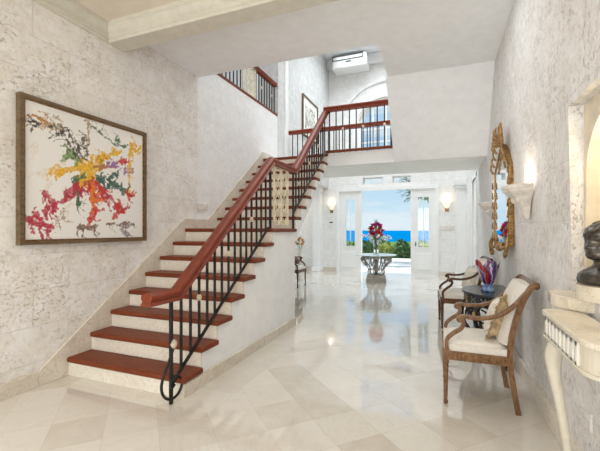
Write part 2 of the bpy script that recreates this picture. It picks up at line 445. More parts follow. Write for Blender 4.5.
# door leaves: two fixed side leaves with narrow glass lights and a frame over the opening
def door_leaf(name, x0, x1, g0, g1, handle):
    d = MB(); y0, y1 = 11.02, 11.07
    d.box((x0, y0, 0), (g0, y1, 2.5)).box((g1, y0, 0), (x1, y1, 2.5)).box((g0, y0, 0), (g1, y1, .80)).box((g0, y0, 2.26), (g1, y1, 2.5))
    for zz in (1.2, 1.62, 2.04): d.box((g0, y0+.01, zz-.012), (g1, y1-.01, zz+.012)) if False else None
    o = struct(d.build(name, M['paint'], weld=False))
    MB().box((g0, 11.04, .80), (g1, 11.046, 2.26)).build('pane', M['glass'], o)
    fr = MB()
    for (a, b2) in ((g0-.035, g0+.005), (g1-.005, g1+.035)): fr.box((a, 11.0, .765), (b2, 11.02, 2.295))
    fr.box((g0, 11.0, .765), (g1, 11.02, .805)).box((g0, 11.0, 2.255), (g1, 11.02, 2.295))
    fr.box(((g0+g1)/2-.012, 11.0, .8), ((g0+g1)/2+.012, 11.02, 2.26))
    fr.build('glazing_bead', M['paint'], o, weld=False)
    lo = MB().box((x0+.09, 11.0, .14), (x1-.09, 11.02, .62)).build('panel', M['paint'], o, bevel=.012)
    h = MB()
    for hx in handle: h.box((hx-.012, 10.985, .83), (hx+.012, 11.0, .95)).ball((hx, 10.965, .87), .022)
    h.build('door_handle', M['black'], o, smooth=2)
    return o
door_leaf('door_1', DX0, -2.31, -2.74, -2.45, (-2.60, -2.50))
door_leaf('door_2', -.74, DX1, -.60, -.30, (-.66,))
cas = MB()
for x in (DX0-.09, DX1): cas.box((x, 10.97, 0), (x+.09, 11.0, 2.5))
cas.box((DX0-.09, 10.97, 2.5), (DX1+.09, 11.0, 2.62))
for x in (-2.31, -.80): cas.box((x, 11.0, 0), (x+.06, 11.12, 2.52))
struct(cas.build('trim_3', M['paint'], weld=False))
# pilasters
def pilaster(name, x0, x1, y0, y1, z1, cap):
    p = MB().box((x0, y0, .14), (x1, y1, z1)).box((x0-.025, y0-.025, 0), (x1+.025, y1, .14))
    if cap: p.box((x0-.04, y0-.04, z1), (x1+.03, y1, z1+.09)).box((x0-.08, y0-.08, z1+.09), (x1+.03, y1, z1+.26))
    return struct(p.build(name, M['paint'], bevel=.012, weld=False))
pilaster('column_1', -3.74, -3.50, 10.7, 11.0, 2.5, True)
pilaster('column_2', .42, .70, 10.62, 11.0, 2.42, True)
struct(MB().box((-6, 10.98, 0), (-3.78, 11, .12)).box((-3.46, 10.98, 0), (DX0-.1, 11, .12)).box((DX1+.1, 10.98, 0), (.39, 11, .12)).build('baseboard_back', M['skirt'], weld=False))
# doorway in the right wall
dr = MB()
for y in (7.67, 8.65): dr.box((XR-.03, y, 0), (XR+.1, y+.09, 2.42))
dr.box((XR-.03, 7.67, 2.35), (XR+.1, 8.74, 2.46))
struct(dr.build('trim_4', M['paint'], weld=False))
d3 = struct(MB().box((XR-.005, 7.76, 0), (XR+.04, 8.65, 2.35)).build('door_3', M['paint']))
for z in (.3, 1.2, 2.05): MB().box((XR-.015, 7.765, z-.05), (XR-.004, 7.79, z+.05)).build('hinge', M['black'], d3)
# other side room behind the stair hall
sbox('wall_left_far', (-6.2, 6.8, 0), (-6, 11.3, 2.64), M['plaster'])
sbox('ceiling_hall', (-6, 9.3, 2.64), (-3.6, 11, 2.8), M['ceiling'])
# ceilings
sbox('ceiling', (XL, -3, 3.36), (XR, 2.70, 3.65), M['ceiling_warm'])
sbox('beam', (XL, 2.70, 3.19), (XR, 2.88, 3.65), M['crown'])
sboxes('ceiling_soffit', [((XL, 2.88, 3.42), (XR, 4.15, 3.65)), ((-.67, 4.15, 3.42), (XR, 5.08, 3.65))], M['ceiling'])
struct(MB().prism([(6.05, 2.42), (6.05, 2.64), (5.3, 3.65), (5.08, 3.65), (5.08, 3.42)], 'x', -.70, XR).build('ceiling_stair', M['ceiling']))
sbox('floor_landing', (XL, 6.08, 2.42), (XR, 7.42, 2.64), M['paint'])
sbox('ceiling_upper', (-5, 4.15, 6.6), (1.1, 11.3, 6.75), M['ceiling'])
sbox('wall_front_upper', (-5, 3.95, 3.65), (1.1, 4.15, 6.6), M['plaster'])
# upper corridor behind the stairwell balustrade
sbox('floor_upper', (-5, 4.15, 3.45), (XL-.3, 6.8, 3.65), M['plaster'])
sbox('wall_upper_back', (-5.2, 4.15, 3.65), (-5, 7.0, 6.6), M['plaster'])
sbox('wall_upper_return', (-5, 6.8, 3.65), (-3.6, 7.0, 6.6), M['plaster'])
# front room behind the camera: wall with three tall openings made to house the fill lamp
sboxes('wall_front', [((XL, -3.2, 2.8), (XR, -3, 3.36)), ((XL, -3.2, 0), (-2.9, -3, 2.8)), ((.45, -3.2, 0), (XR, -3, 2.8)), ((-1.85, -3.2, 0), (-1.7, -3, 2.8)), ((-.65, -3.2, 0), (-.5, -3, 2.8))], M['plaster'])

# cornice
prof = [(0, 3.19), (.012, 3.19), (.016, 3.212), (.030, 3.222), (.030, 3.262), (.042, 3.272), (.062, 3.318), (.078, 3.328), (.078, 3.36), (0, 3.36)]
struct(MB().prism([(XL+a, z) for a, z in prof], 'y', -3, 2.70).build('trim_5', M['crown']))
struct(MB().prism([(2.70-a, z) for a, z in prof], 'x', XL, XR).build('trim_6', M['crown']))
struct(MB().prism([(XR-a, z) for a, z in prof], 'y', -3, 2.70).build('trim_7', M['crown']))
# skirtings
struct(MB().box((XL, -3, 0), (XL+.028, 2.0, .125)).build('baseboard_left', M['skirt'], bevel=.004))
struct(MB().box((XR-.010, -3, 0), (XR+.03, 7.67, .13)).box((XR-.010, 8.74, 0), (XR+.03, 10.6, .13)).build('baseboard_right', M['riser'], bevel=.004))

# ================================================================== staircase
ST = thing('staircase', 'white plastered staircase with red mahogany treads and cream marble risers', 'staircase', (-2.48, 2.24, 0))
def under(o, par):
    l = par.location
    o.data.transform(Matrix.Translation(-l)); o.parent = par; return o
nose = [2.235+.2275*i for i in range(8)]
top = [.165*(i+1) for i in range(8)]
un = [4.55+.2145*i for i in range(8)]; ut = [1.485+.165*i for i in range(8)]
XS0, XS1 = XL+.028, -1.855
pts = [(nose[0]+.04, 0)]
for i in range(8):
    pts.append((nose[i]+.04, top[i]-.045))
    pts.append(((nose[i+1]+.04) if i < 7 else 4.57, top[i]-.045))
pts.append((4.57, 0))
under(MB().prism(pts, 'x', XS0, XS1).build('side_wall', M['plaster']), ST)
pts = [(4.57, 1.12), (4.57, top[7]-.045)]
for i in range(8):
    y = un[i]+.04
    if i: pts.append((y, ut[i-1]-.045))
    else: pts.append((y, top[7]-.045))
    if i < 7: pts.append((y, ut[i]-.045))
    else: pts.append((y, 2.42))
under(MB().prism(pts, 'x', XS0, XS1).build('stair_soffit', M['plaster']), ST)
for i in range(8):
    z0 = 0 if i == 0 else top[i-1]
    under(MB().box((XS0, nose[i]+.022, z0), (XS1+.004, nose[i]+.04, top[i]-.045)).build('riser', M['riser']), ST)
    y1 = nose[i+1]+.022 if i < 7 else 4.572
    under(MB().box((XS0, nose[i], top[i]-.045), (-1.82, y1, top[i])).build('tread', M['tread'], bevel=.012), ST)
for i in range(8):
    z0 = top[7] if i == 0 else ut[i-1]
    under(MB().box((XS0, un[i]+.022, z0), (XS1+.004, un[i]+.04, ut[i]-.045)).build('riser', M['riser']), ST)
    y1 = un[i+1]+.022 if i < 7 else un[i]+.1
    under(MB().box((XS0, un[i], ut[i]-.045), (-1.835, y1, ut[i]+(0 if i < 7 else .004))).build('tread', M['tread'], bevel=.012), ST)
# small plaster scroll brackets under the upper tread ends
for i in range(7):
    y, z = un[i]+.05, ut[i]-.05
    under(MB().prism([(y, z), (y+.13, z), (y+.12, z-.03), (y+.07, z-.045), (y+.04, z-.08), (y, z-.1)], 'x', XS1, XS1+.016).build('tread_bracket', M['plaster'], bevel=.004), ST)
o3 = .13
pts = [(2.0, 0), (2.0, .125), (3.8275, 1.45), (4.334, 1.45), (6.05, 2.77), (6.8, 2.77), (6.8, 2.45), (6.05, 2.42), (4.6, 1.14), (4.57, 0)]
under(MB().prism(pts, 'x', XL+.004, XS0).build('wall_stringer', M['skirt'], bevel=.004), ST)
sk = MB().box((XS1, nose[0]+.03, 0), (XS1+.018, 4.585, .105)).box((XS0+.3, 4.57, 0), (XS1, 4.585, .105)).build('skirting', M['skirt'], weld=False)
under(sk, ST)
# ================================================================== railings
RX = -1.873
RPROF = [(a*1.12, b*1.10) for a, b in [(-.040,-.052),(.040,-.052),(.046,-.044),(.040,-.036),(.034,-.030),(.034,-.018),(.042,-.010),(.044,.004),(.036,.018),(.018,.026),(0,.028),(-.018,.026),(-.036,.018),(-.044,.004),(-.042,-.010),(-.034,-.018),(-.034,-.030),(-.040,-.036),(-.046,-.044)]]
def baluster(par, x, y, z0, z1, bead=None, r=.0085):
    o = under(MB().box((x-r, y-r, z0), (x+r, y+r, z1)).build('baluster', M['iron']), par)
    if bead:
        z = bead
        bo = MB().lathe([(0, -.03), (.012, -.026), (.020, -.01), (.021, .006), (.014, .024), (0, .03)], (x, y, z), 12).build('bead', M['bead'], smooth=True)
        l = par.location; bo.data.transform(Matrix.Translation(-l)); bo.parent = o
    return o
SR = thing('stair_railing', 'black iron stair railing with scrolled foot and thick red mahogany handrail', 'railing', (RX, 2.158, 0))
hp = [(RX, 1.915, .832), (RX, 2.20, .826), (RX, 3.86, 2.135), (RX, 4.585, 2.125), (RX, 6.10, 3.425)]
under(MB().sweep(hp, RPROF, (1, 0, 0)).build('handrail', M['rail'], smooth=2), SR)
def zb(y): return top[0]+.7253*(y-nose[0])+.03
def zr(y): return .832+(2.135-.832)/(3.86-2.20)*(y-2.20)-.05
bw = .009
under(MB().sweep([(RX, 2.16, zb(2.16)), (RX, 3.80, zb(3.80))], [(-.012,-.008),(.012,-.008),(.012,.008),(-.012,.008)], (1,0,0)).build('bottom_rail', M['iron']), SR)
under(MB().box((RX-.011, 2.147, 0), (RX+.011, 2.169, .80)).build('newel', M['iron']), SR)
loop = smooth_path([(2.175,.425),(2.118,.33),(2.065,.245),(2.042,.165),(2.07,.092),(2.14,.045),(2.215,.052),(2.258,.10),(2.25,.155),(2.20,.20),(2.15,.19),(2.135,.155),(2.155,.128),(2.18,.14)], 5)
under(MB().tube([(RX+.014, y, z) for y, z in loop], .0105, 8).build('scroll', M['iron'], smooth=True), SR)
under(MB().lathe([(0,-.035),(.014,-.03),(.025,-.012),(.027,.006),(.018,.028),(0,.036)], (RX+.012, 2.172, .445), 14).build('bead', M['bead'], smooth=True), SR)
k = 0; y = 2.27
while y < 3.80:
    z0 = zb(y)
    baluster(SR, RX, y, z0, zr(y), bead=(z0+zr(y))/2+.04 if k % 4 == 2 else None)
    y += .112; k += 1
def zb2(y): return ut[0]+.7692*(y-un[0])+.03
def zr2(y): return 2.125+(3.425-2.125)/(6.10-4.585)*(y-4.585)-.05
under(MB().sweep([(RX, 4.575, zb2(4.575)), (RX, 6.07, zb2(6.07))], [(-.012,-.008),(.012,-.008),(.012,.008),(-.012,.008)], (1,0,0)).build('bottom_rail', M['iron']), SR)
y = 4.66; k = 0
while y < 6.06:
    baluster(SR, RX, y, zb2(y), zr2(y), bead=(zb2(y)+zr2(y))/2 if k % 4 == 1 else None)
    y += .112; k += 1
for y in (3.845, 4.56): under(MB().box((RX-.012, y-.012, 1.32), (RX+.012, y+.012, 2.09)).build('landing_post', M['iron']), SR)
# gilt scrollwork panel on the half landing
def gilt_panel(par, x, y0, y1, z0, z1, n):
    g = MB(); w = (y1-y0)/n; h = z1-z0
    for i in range(n+1): g.box((x-.011, y0+w*i-.011, z0), (x+.011, y0+w*i+.011, z1))
    g.box((x-.011, y0, z0), (x+.011, y1, z0+.02)).box((x-.011, y0, z1-.02), (x+.011, y1, z1))
    o = under(g.build('gilt_panel', M['goldpanel'], weld=False), par)
    for i in range(n):
        cy = y0+w*(i+.5); q = MB(); s4 = h/4
        for j in range(4):
            zc = z0+s4*(j+.5); a = w*.36
            for sg in (1, -1):
                q.tube([(x, cy+sg*a*math.sin(t*PI/6)*(1 if t <= 6 else .5), zc+s4*.48*math.cos(t*PI/6)) for t in range(0, 10)], .0055, 6)
        qo = q.build('scrollwork', M['goldpanel'], smooth=True, weld=False)
        qo.data.transform(Matrix.Translation(-par.location)); qo.parent = o
gilt_panel(SR, RX, 3.95, 4.36, 1.36, 2.09, 2)

BR = thing('balcony_railing', 'short iron balcony railing along the front edge of the stair landing', 'railing', (-1.28, 6.06, 2.64))
under(MB().sweep([(-1.90, 6.055, 3.425), (-.70, 6.055, 3.425)], RPROF, (0, -1, 0)).build('handrail', M['rail'], smooth=2), BR)
under(MB().box((-1.86, 6.03, 2.645), (-.70, 6.085, 2.69)).build('base_rail', M['tread'], bevel=.008), BR)
x = -1.80; k = 0
while x < -.72:
    baluster(BR, x, 6.055, 2.69, 3.39, bead=3.05 if k % 3 == 2 else None); x += .118; k += 1
BR2 = thing('balcony_railing', 'iron railing with mahogany rail along the rear edge of the landing, beside the upper picture', 'railing', (-1.9, 7.40, 2.64))
under(MB().sweep([(XL, 7.37, 3.47), (-.70, 7.37, 3.47)], RPROF, (0, -1, 0)).build('handrail', M['rail'], smooth=2), BR2)
under(MB().box((XL, 7.345, 2.64), (-.70, 7.40, 2.68)).build('base_rail', M['tread'], bevel=.008), BR2)
x = -3.04
while x < -.72:
    baluster(BR2, x, 7.37, 2.68, 3.43); x += .118
BR3 = thing('corridor_railing', 'upstairs corridor railing of dark iron bars seen above the stairwell wall', 'railing', (XL-.05, 5.5, 3.65))
under(MB().sweep([(XL-.05, 4.2, 4.315), (XL-.05, 6.76, 4.315)], RPROF, (1, 0, 0)).build('handrail', M['rail'], smooth=2), BR3)
under(MB().box((XL-.09, 4.16, 3.65), (XL-.004, 6.79, 3.70)).build('base_rail', M['tread'], bevel=.008), BR3)
y = 4.25; k = 0
while y < 6.75:
    if not (5.42 < y < 5.93): baluster(BR3, XL-.05, y, 3.70, 4.27, bead=4.02 if k % 4 == 1 else None)
    y += .112; k += 1
gilt_panel(BR3, XL-.05, 5.45, 5.90, 3.71, 4.26, 3)

# ================================================================== large painting
PY0, PY1, PZ0, PZ1 = 1.84, 3.15, 1.18, 2.39
PT = thing('painting', 'large abstract painting of red, yellow and green splashes in a slim dark gilt frame', 'painting', (XL, (PY0+PY1)/2, PZ0))
fr = MB()
D = .055; T = .03
fr.box((XL, PY0, PZ0), (XL+D, PY0+T, PZ1)).box((XL, PY1-T, PZ0), (XL+D, PY1, PZ1)).box((XL, PY0+T, PZ0), (XL+D, PY1-T, PZ0+T)).box((XL, PY0+T, PZ1-T), (XL+D, PY1-T, PZ1))
under(fr.build('frame', M['frame'], weld=False), PT)
fl = MB(); T2 = .042
fl.box((XL+.03, PY0+T, PZ0+T), (XL+D-.006, PY0+T2, PZ1-T)).box((XL+.03, PY1-T2, PZ0+T), (XL+D-.006, PY1-T, PZ1-T)).box((XL+.03, PY0+T2, PZ0+T), (XL+D-.006, PY1-T2, PZ0+T2)).box((XL+.03, PY0+T2, PZ1-T2), (XL+D-.006, PY1-T2, PZ1-T))
under(fl.build('inner_fillet', M['golddark'], weld=False), PT)
PC = dict(yellow=(.78,.44,.02), pale=(.74,.62,.46), green=(.20,.32,.10), dgreen=(.06,.14,.06), dark=(.07,.055,.035), tan=(.42,.32,.20), ochre=(.45,.20,.04),
          crimson=(.46,.03,.06), red=(.58,.035,.025), orange=(.75,.20,.03), teal=(.05,.12,.09), purple=(.30,.17,.38), brown=(.20,.12,.07), grey=(.32,.26,.30))
STROKES = [
('yellow',0.037,[(2.37, 1.95), (2.46, 1.84), (2.55, 1.95)]),
('yellow',0.034,[(2.46, 1.84), (2.45, 1.76)]),
('yellow',0.023,[(2.53, 1.96), (2.65, 2.03), (2.79, 2.1)]),
('yellow',0.019,[(2.35, 1.88), (2.2, 1.83), (2.1, 1.76)]),
('pale',0.016,[(2.2, 1.89), (2.06, 1.79)]),
('yellow',0.016,[(2.94, 2.23), (2.93, 2.06), (2.93, 1.71)]),
('yellow',0.018,[(2.96, 2.19), (3.03, 2.16)]),
('green',0.021,[(2.24, 1.99), (2.35, 1.95)]),
('dgreen',0.007,[(2.47, 2.29), (2.78, 2.17)]),
('dgreen',0.011,[(2.75, 2.22), (2.85, 2.17)]),
('dark',0.011,[(2.27, 2.14), (2.34, 2.02), (2.43, 1.96)]),
('dark',0.010,[(2.4, 2.14), (2.43, 2.0)]),
('tan',0.007,[(2.46, 2.31), (2.42, 2.01)]),
('ochre',0.014,[(2.0, 2.23), (2.08, 2.18)]),
('tan',0.012,[(2.04, 2.18), (2.2, 2.19)]),
('dark',0.012,[(2.13, 2.13), (2.26, 2.19)]),
('dark',0.008,[(1.96, 2.15), (1.98, 2.19)]),
('crimson',0.024,[(2.39, 1.75), (2.37, 1.65)]),
('red',0.030,[(2.47, 1.76), (2.51, 1.6), (2.49, 1.41)]),
('crimson',0.019,[(2.34, 1.65), (2.13, 1.53), (2.04, 1.46)]),
('crimson',0.017,[(2.04, 1.6), (2.14, 1.5)]),
('crimson',0.023,[(2.52, 1.71), (2.74, 1.58), (2.84, 1.51)]),
('red',0.017,[(2.79, 1.59), (2.74, 1.43)]),
('crimson',0.017,[(1.88, 1.39), (2.1, 1.33)]),
('crimson',0.015,[(1.96, 1.44), (2.03, 1.36)]),
('orange',0.012,[(2.47, 1.81), (2.49, 1.63)]),
('teal',0.023,[(2.57, 1.78), (2.74, 1.77), (2.87, 1.7)]),
('teal',0.018,[(2.72, 1.87), (2.65, 1.73)]),
('dgreen',0.010,[(2.34, 1.73), (2.35, 1.52)]),
('red',0.015,[(2.62, 1.92), (2.88, 2.04)]),
('purple',0.013,[(2.57, 1.92), (2.72, 1.96)]),
('purple',0.009,[(2.87, 1.96), (2.88, 1.88)]),
('red',0.012,[(2.9, 1.71), (2.93, 1.63)]),
('brown',0.013,[(2.34, 1.32), (2.55, 1.34)]),
('brown',0.011,[(2.64, 1.36), (2.98, 1.36)]),
('grey',0.016,[(2.84, 1.34), (2.9, 1.24)]),
('pale',0.019,[(2.01, 1.79), (2.08, 1.68)]),
('pale',0.013,[(1.94, 1.91), (1.97, 2.01)]),
('pale',0.016,[(2.2, 1.64), (2.3, 1.49)]),
('tan',0.008,[(2.2, 1.48), (2.21, 1.42)]),
# CENTRE
('dgreen',0.02,[(2.40, 1.84), (2.30, 1.74)]),
('crimson',0.024,[(2.44, 1.78), (2.33, 1.70), (2.24, 1.62)]),
('red',0.024,[(2.48, 1.78), (2.60, 1.68)]),
('teal',0.018,[(2.54, 1.82), (2.60, 1.74)]),
('dark',0.012,[(2.38, 1.93), (2.30, 2.02), (2.22, 2.10)]),
('yellow',0.026,[(2.46, 1.92), (2.44, 1.80)]),
('ochre',0.012,[(2.52, 1.90), (2.60, 1.93)]),
('orange',0.016,[(2.49, 1.76), (2.50, 1.56)]),

]
NYc, NZc = 250, 230
me_v = []; me_c = []
gy0, gy1, gz0, gz1 = PY0+.04, PY1-.04, PZ0+.04, PZ1-.04
xc = XL+.035
segs = []
prnd = random.Random(21)
ALL = []
for c, w, P in STROKES:
    ALL.append((c, w, P))
    for q in range(7 if c != 'pale' else 2):
        i = prnd.randrange(len(P)-1); t = prnd.random()
        y, z = [P[i][n_]+(P[i+1][n_]-P[i][n_])*t for n_ in (0, 1)]
        an = math.atan2(z-1.86, y-2.46)+prnd.uniform(-1.0, 1.0); L = prnd.uniform(.04, .13)
        ALL.append((c, w*prnd.uniform(.2, .5), [(y, z), (y+L*.6*math.cos(an), z+L*.6*math.sin(an)), (y+L*math.cos(an+.5), z+L*math.sin(an+.5)-.01)]))
for c, w, P in ALL:
    ys = [p[0] for p in P]; zs = [p[1] for p in P]
    segs.append((PC[c], w, P, min(ys)-w*3-.05, max(ys)+w*3+.05, min(zs)-w*3-.05, max(zs)+w*3+.05, c == 'pale'))
for j in range(NZc+1):
    for i in range(NYc+1):
        y = gy0+(gy1-gy0)*i/NYc; z = gz0+(gz1-gz0)*j/NZc
        v1 = noise.noise_vector(Vector((y*7, z*7, 3.1))); v2 = noise.noise_vector(Vector((y*24, z*24, 8.7)))
        v3 = noise.noise_vector(Vector((y*60, z*60, 1.7)))
        qy = y+.028*v1.x+.018*v2.x+.012*v3.x; qz = z+.028*v1.y+.018*v2.y+.012*v3.y
        g = noise.noise(Vector((y*3, z*3, 1)))*.02
        col = (.86+g, .84+g, .80+g)
        h1 = noise.noise(Vector((y*38, z*38, 5))); h2 = noise.noise(Vector((y*52, z*52, 9)))
        for k, (c, w, P, a0, a1, b0, b1, pale) in enumerate(segs):
            if not (a0 < y < a1 and b0 < z < b1): continue
            d = 9
            for (ya, za), (yb, zb_) in zip(P, P[1:]):
                dy, dz = yb-ya, zb_-za; t = ((qy-ya)*dy+(qz-za)*dz)/max(1e-9, dy*dy+dz*dz); t = min(1, max(0, t))
                d = min(d, math.hypot(qy-ya-t*dy, qz-za-t*dz))
            h = noise.noise(Vector((y*11+k*7, z*11, 2.0+k)))
            if d < w*(1.2+1.5*h+.9*h1) or (d < w*3 and h2 > .52):
                mm = .35 if pale else .92
                mm *= .92+.35*max(-.6, min(.2, h1+h)); mm = min(1, max(0, mm)); sh = 1+.45*noise.noise(Vector((y*45, z*45, k)))
                col = tuple(a*(1-mm)+b_*sh*mm for a, b_ in zip(col, c))
        me_v.append((xc, y, z)); me_c.append(col)
fs = [(j*(NYc+1)+i, j*(NYc+1)+i+1, (j+1)*(NYc+1)+i+1, (j+1)*(NYc+1)+i) for j in range(NZc) for i in range(NYc)]
cm = MB(); cm.add(me_v, fs)
s = NT('canvas_paint'); at = s.n.new('ShaderNodeVertexColor'); at.layer_name = 'paint'
s.set(Base_Color=at.outputs['Color'], Roughness=.6)
co = cm.build('canvas', s.mat, weld=False)
ca = co.data.color_attributes.new('paint', 'FLOAT_COLOR', 'POINT')
for i, c in enumerate(me_c): ca.data[i].color = (*[min(1, max(0, x)) for x in c], 1)
under(co, PT)
under(MB().box((XL+.003, PY0+.02, PZ0+.02), (xc-.004, PY1-.02, PZ1-.02)).build('backing_board', M['frame']), PT)
# picture upstairs
UP = thing('picture', 'framed grey botanical print hanging upstairs above the rear landing railing', 'picture', (-3.3, 9.2, 3.75))
f2 = MB(); a0, a1, c0, c1 = 8.6, 9.8, 3.75, 4.80; T = .03
f2.box((-3.3, a0, c0), (-3.25, a0+T, c1)).box((-3.3, a1-T, c0), (-3.25, a1, c1)).box((-3.3, a0+T, c0), (-3.25, a1-T, c0+T)).box((-3.3, a0+T, c1-T), (-3.25, a1-T, c1))
under(f2.build('frame', M['frame'], weld=False), UP)
under(MB().box((-3.298, a0+T, c0+T), (-3.28, a1-T, c1-T)).build('mount', M['mat']), UP)
under(MB().box((-3.28, a0+.22, c0+.2), (-3.274, a1-.22, c1-.2)).build('print', M['print']), UP)
# air conditioner
AC = thing('air_conditioner', 'white wall air conditioner with dark outlined grille under the high ceiling', 'air conditioner', (-2.5, 11, 6.05))
under(MB().box((-3.05, 10.5, 6.14), (-2.0, 11.0, 6.53)).build('casing', M['plastic'], bevel=.04), AC)
g = MB(); x0, x1, z0, z1 = -3.03, -2.10, 6.38, 6.52
g.box((x0, 10.488, z0), (x1, 10.5, z0+.02)).box((x0, 10.488, z1-.02), (x1, 10.5, z1)).box((x0, 10.488, z0), (x0+.02, 10.5, z1)).box((x1-.02, 10.488, z0), (x1, 10.5, z1))
under(g.build('grille_frame', M['black'], weld=False), AC)
under(MB().box((-2.62, 10.486, 6.31), (-2.46, 10.5, 6.335)).build('badge', M['black']), AC)
# step light in the stair wall
SL = tag(MB().box((XL-.013, 4.15, 1.585), (XL+.006, 4.37, 1.675)).build('step_light', M['corbel'], bevel=.004), 'small rectangular grey step light set in the stairwell wall', 'light')

# ================================================================== hall furniture
def armchair_proto(label, loc, rz):
    t = thing('armchair', label, 'armchair', loc, rz, None)
    W = .243
    for sy in (-1, 1):
        y = sy*W
        leg = MB().lathe([(.010,0),(.016,.008),(.017,.022),(.011,.034),(.013,.05),(.019,.25),(.021,.285),(.015,.296),(.022,.306),(.022,.316),(.018,.325)], (.235, y, 0), 12)
        leg.box((.211, y-.023, .325), (.259, y+.023, .415))
        leg.build('leg', M['chairwood'], t, smooth=2)
        st = smooth_path([(-.240,y,0),(-.212,y,.16),(-.188,y,.36),(-.192,y,.50),(-.222,y,.66),(-.270,y,.81),(-.313,y,.895),(-.340,y,.918),(-.358,y,.912)], 4)
        hw = [(-.015,-.018),(.015,-.018),(.015,.018),(-.015,.018)]
        n0 = 9
        MB().sweep(st[:n0], hw, (0,1,0)).build('leg', M['chairwood'], t, bevel=.004)
        MB().sweep(st[n0-1:], hw, (0,1,0)).ball((-.348, y, .905), (.022, .018, .022), 10).build('back_stile', M['chairwood'], t, bevel=.004)
        ap = smooth_path([(.145,y,.628),(.140,y,.650),(.115,y,.663),(.06,y,.657),(-.03,y,.662),(-.13,y,.695),(-.21,y,.762),(-.275,y,.845),(-.322,y,.898)], 4)
        arm = MB().sweep(ap, [(-.017,-.013),(.017,-.013),(.02,0),(.017,.013),(-.017,.013),(-.02,0)], (0,1,0))
        sp = smooth_path([(.125,y,.645),(.114,y,.61),(.132,y,.57),(.185,y,.53),(.226,y,.48),(.228,y,.41)], 4)
        arm.sweep(sp, [(-.014,-.014),(.014,-.014),(.014,.014),(-.014,.014)], (0,1,0))
        arm.lathe([(0,-.022),(.022,-.022),(.026,0),(.022,.022),(0,.022)], (0,0,0), 12, M=Matrix.Translation((.140, y, .640)) @ Matrix.Rotation(PI/2, 4, 'X'))
        arm.build('armrest', M['chairwood'], t, smooth=2)
    fr = MB().box((.213,-W,.335),(.256,W,.40)).box((-.205,-W,.335),(-.17,W,.40))
    for sy in (-1,1): fr.box((-.19, sy*W-.018, .335), (.22, sy*W+.018, .40))
    fo = fr.build('seat_frame', M['chairwood'], t, bevel=.005, weld=False)
    for sy in (-1, 1):
        nl = MB()
        for i in range(14): nl.box((-.16+i*.027, sy*(W+.019)-.002, .35), (-.150+i*.027, sy*(W+.019)+.002, .385))
        nl.build('carved_fluting', M['golddark'], fo, weld=False)
    # seat cushion: domed
    n = 12; vs = []; fs = []
    for a in range(n+1):
        for b2 in range(n+1):
            u = a/n*2-1; v = b2/n*2-1
            dome = (1-abs(u)**5)*(1-abs(v)**5)
            vs.append((.025+u*.222, v*.245, .40+.055*min(1, dome*1.6)**.6+.022*(1-u*u)*(1-v*v)))
    for a in range(n):
        for b2 in range(n): fs.append((a*(n+1)+b2, (a+1)*(n+1)+b2, (a+1)*(n+1)+b2+1, a*(n+1)+b2+1))
    sm = MB().add([(a, b2, c+.012) for a, b2, c in vs], fs); sm.box((-.195,-.243,.395),(.247,.243,.448))
    sm.build('seat', M['cream'], t, smooth=2, weld=False)
    # upholstered back following the stiles
    bp = [(-.182,.47),(-.185,.52),(-.205,.62),(-.232,.70),(-.264,.79),(-.300,.865),(-.328,.905)]
    vs = []; fs = []; k = 10
    outl = []
    for (x, z) in bp:
        row = []
        for i in range(k+1):
            u = i/k*2-1; bulge = .052*(1-abs(u)**5)
            row.append((x+.012+bulge, u*.222, z+.012*(1-u*u)))
        outl.append(row)
    back = [[(x-.022, p[1], p[2]) for p in row] for (x, z), row in zip(bp, outl)]
    for grid in (outl, back):
        o = len(vs)
        for row in grid: vs += row
        for a in range(len(bp)-1):
            for i in range(k): fs.append((o+a*(k+1)+i, o+a*(k+1)+i+1, o+(a+1)*(k+1)+i+1, o+(a+1)*(k+1)+i))
    N = len(bp)*(k+1)
    def stitch(idx):
        for a, b2 in zip(idx, idx[1:]): fs.append((a, b2, N+b2, N+a))
    stitch(list(range(k+1))); stitch([(len(bp)-1)*(k+1)+i for i in range(k+1)]); stitch([a*(k+1) for a in range(len(bp))]); stitch([a*(k+1)+k for a in range(len(bp))])
    MB().add(vs, fs).build('backrest', M['cream'], t, smooth=2)
    MB().sweep(smooth_path([(-.336,-.235,.908),(-.340,-.1,.922),(-.340,.1,.922),(-.336,.235,.908)], 5), [(-.018,-.012),(.018,-.012),(.018,.012),(-.018,.012)], (-.5,0,.86)).build('top_rail', M['chairwood'], t, bevel=.004)
    MB().box((-.203,-.235,.455),(-.178,.235,.485)).build('lower_back_rail', M['chairwood'], t, bevel=.003)
    return t
CH = armchair_proto('carved gilt wood armchair in cream fabric with a tasselled cushion on it', (.275, 3.158, 0), PI)
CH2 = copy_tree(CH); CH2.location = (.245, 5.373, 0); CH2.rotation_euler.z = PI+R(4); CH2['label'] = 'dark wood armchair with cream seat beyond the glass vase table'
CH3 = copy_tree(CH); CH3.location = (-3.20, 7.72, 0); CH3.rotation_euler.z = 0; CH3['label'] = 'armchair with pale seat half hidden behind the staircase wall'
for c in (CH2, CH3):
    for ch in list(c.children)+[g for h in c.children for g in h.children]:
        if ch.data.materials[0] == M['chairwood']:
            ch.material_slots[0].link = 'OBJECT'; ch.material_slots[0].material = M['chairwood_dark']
for c in (CH, CH2, CH3): c['group'] = 'carved open armchairs in the hall'

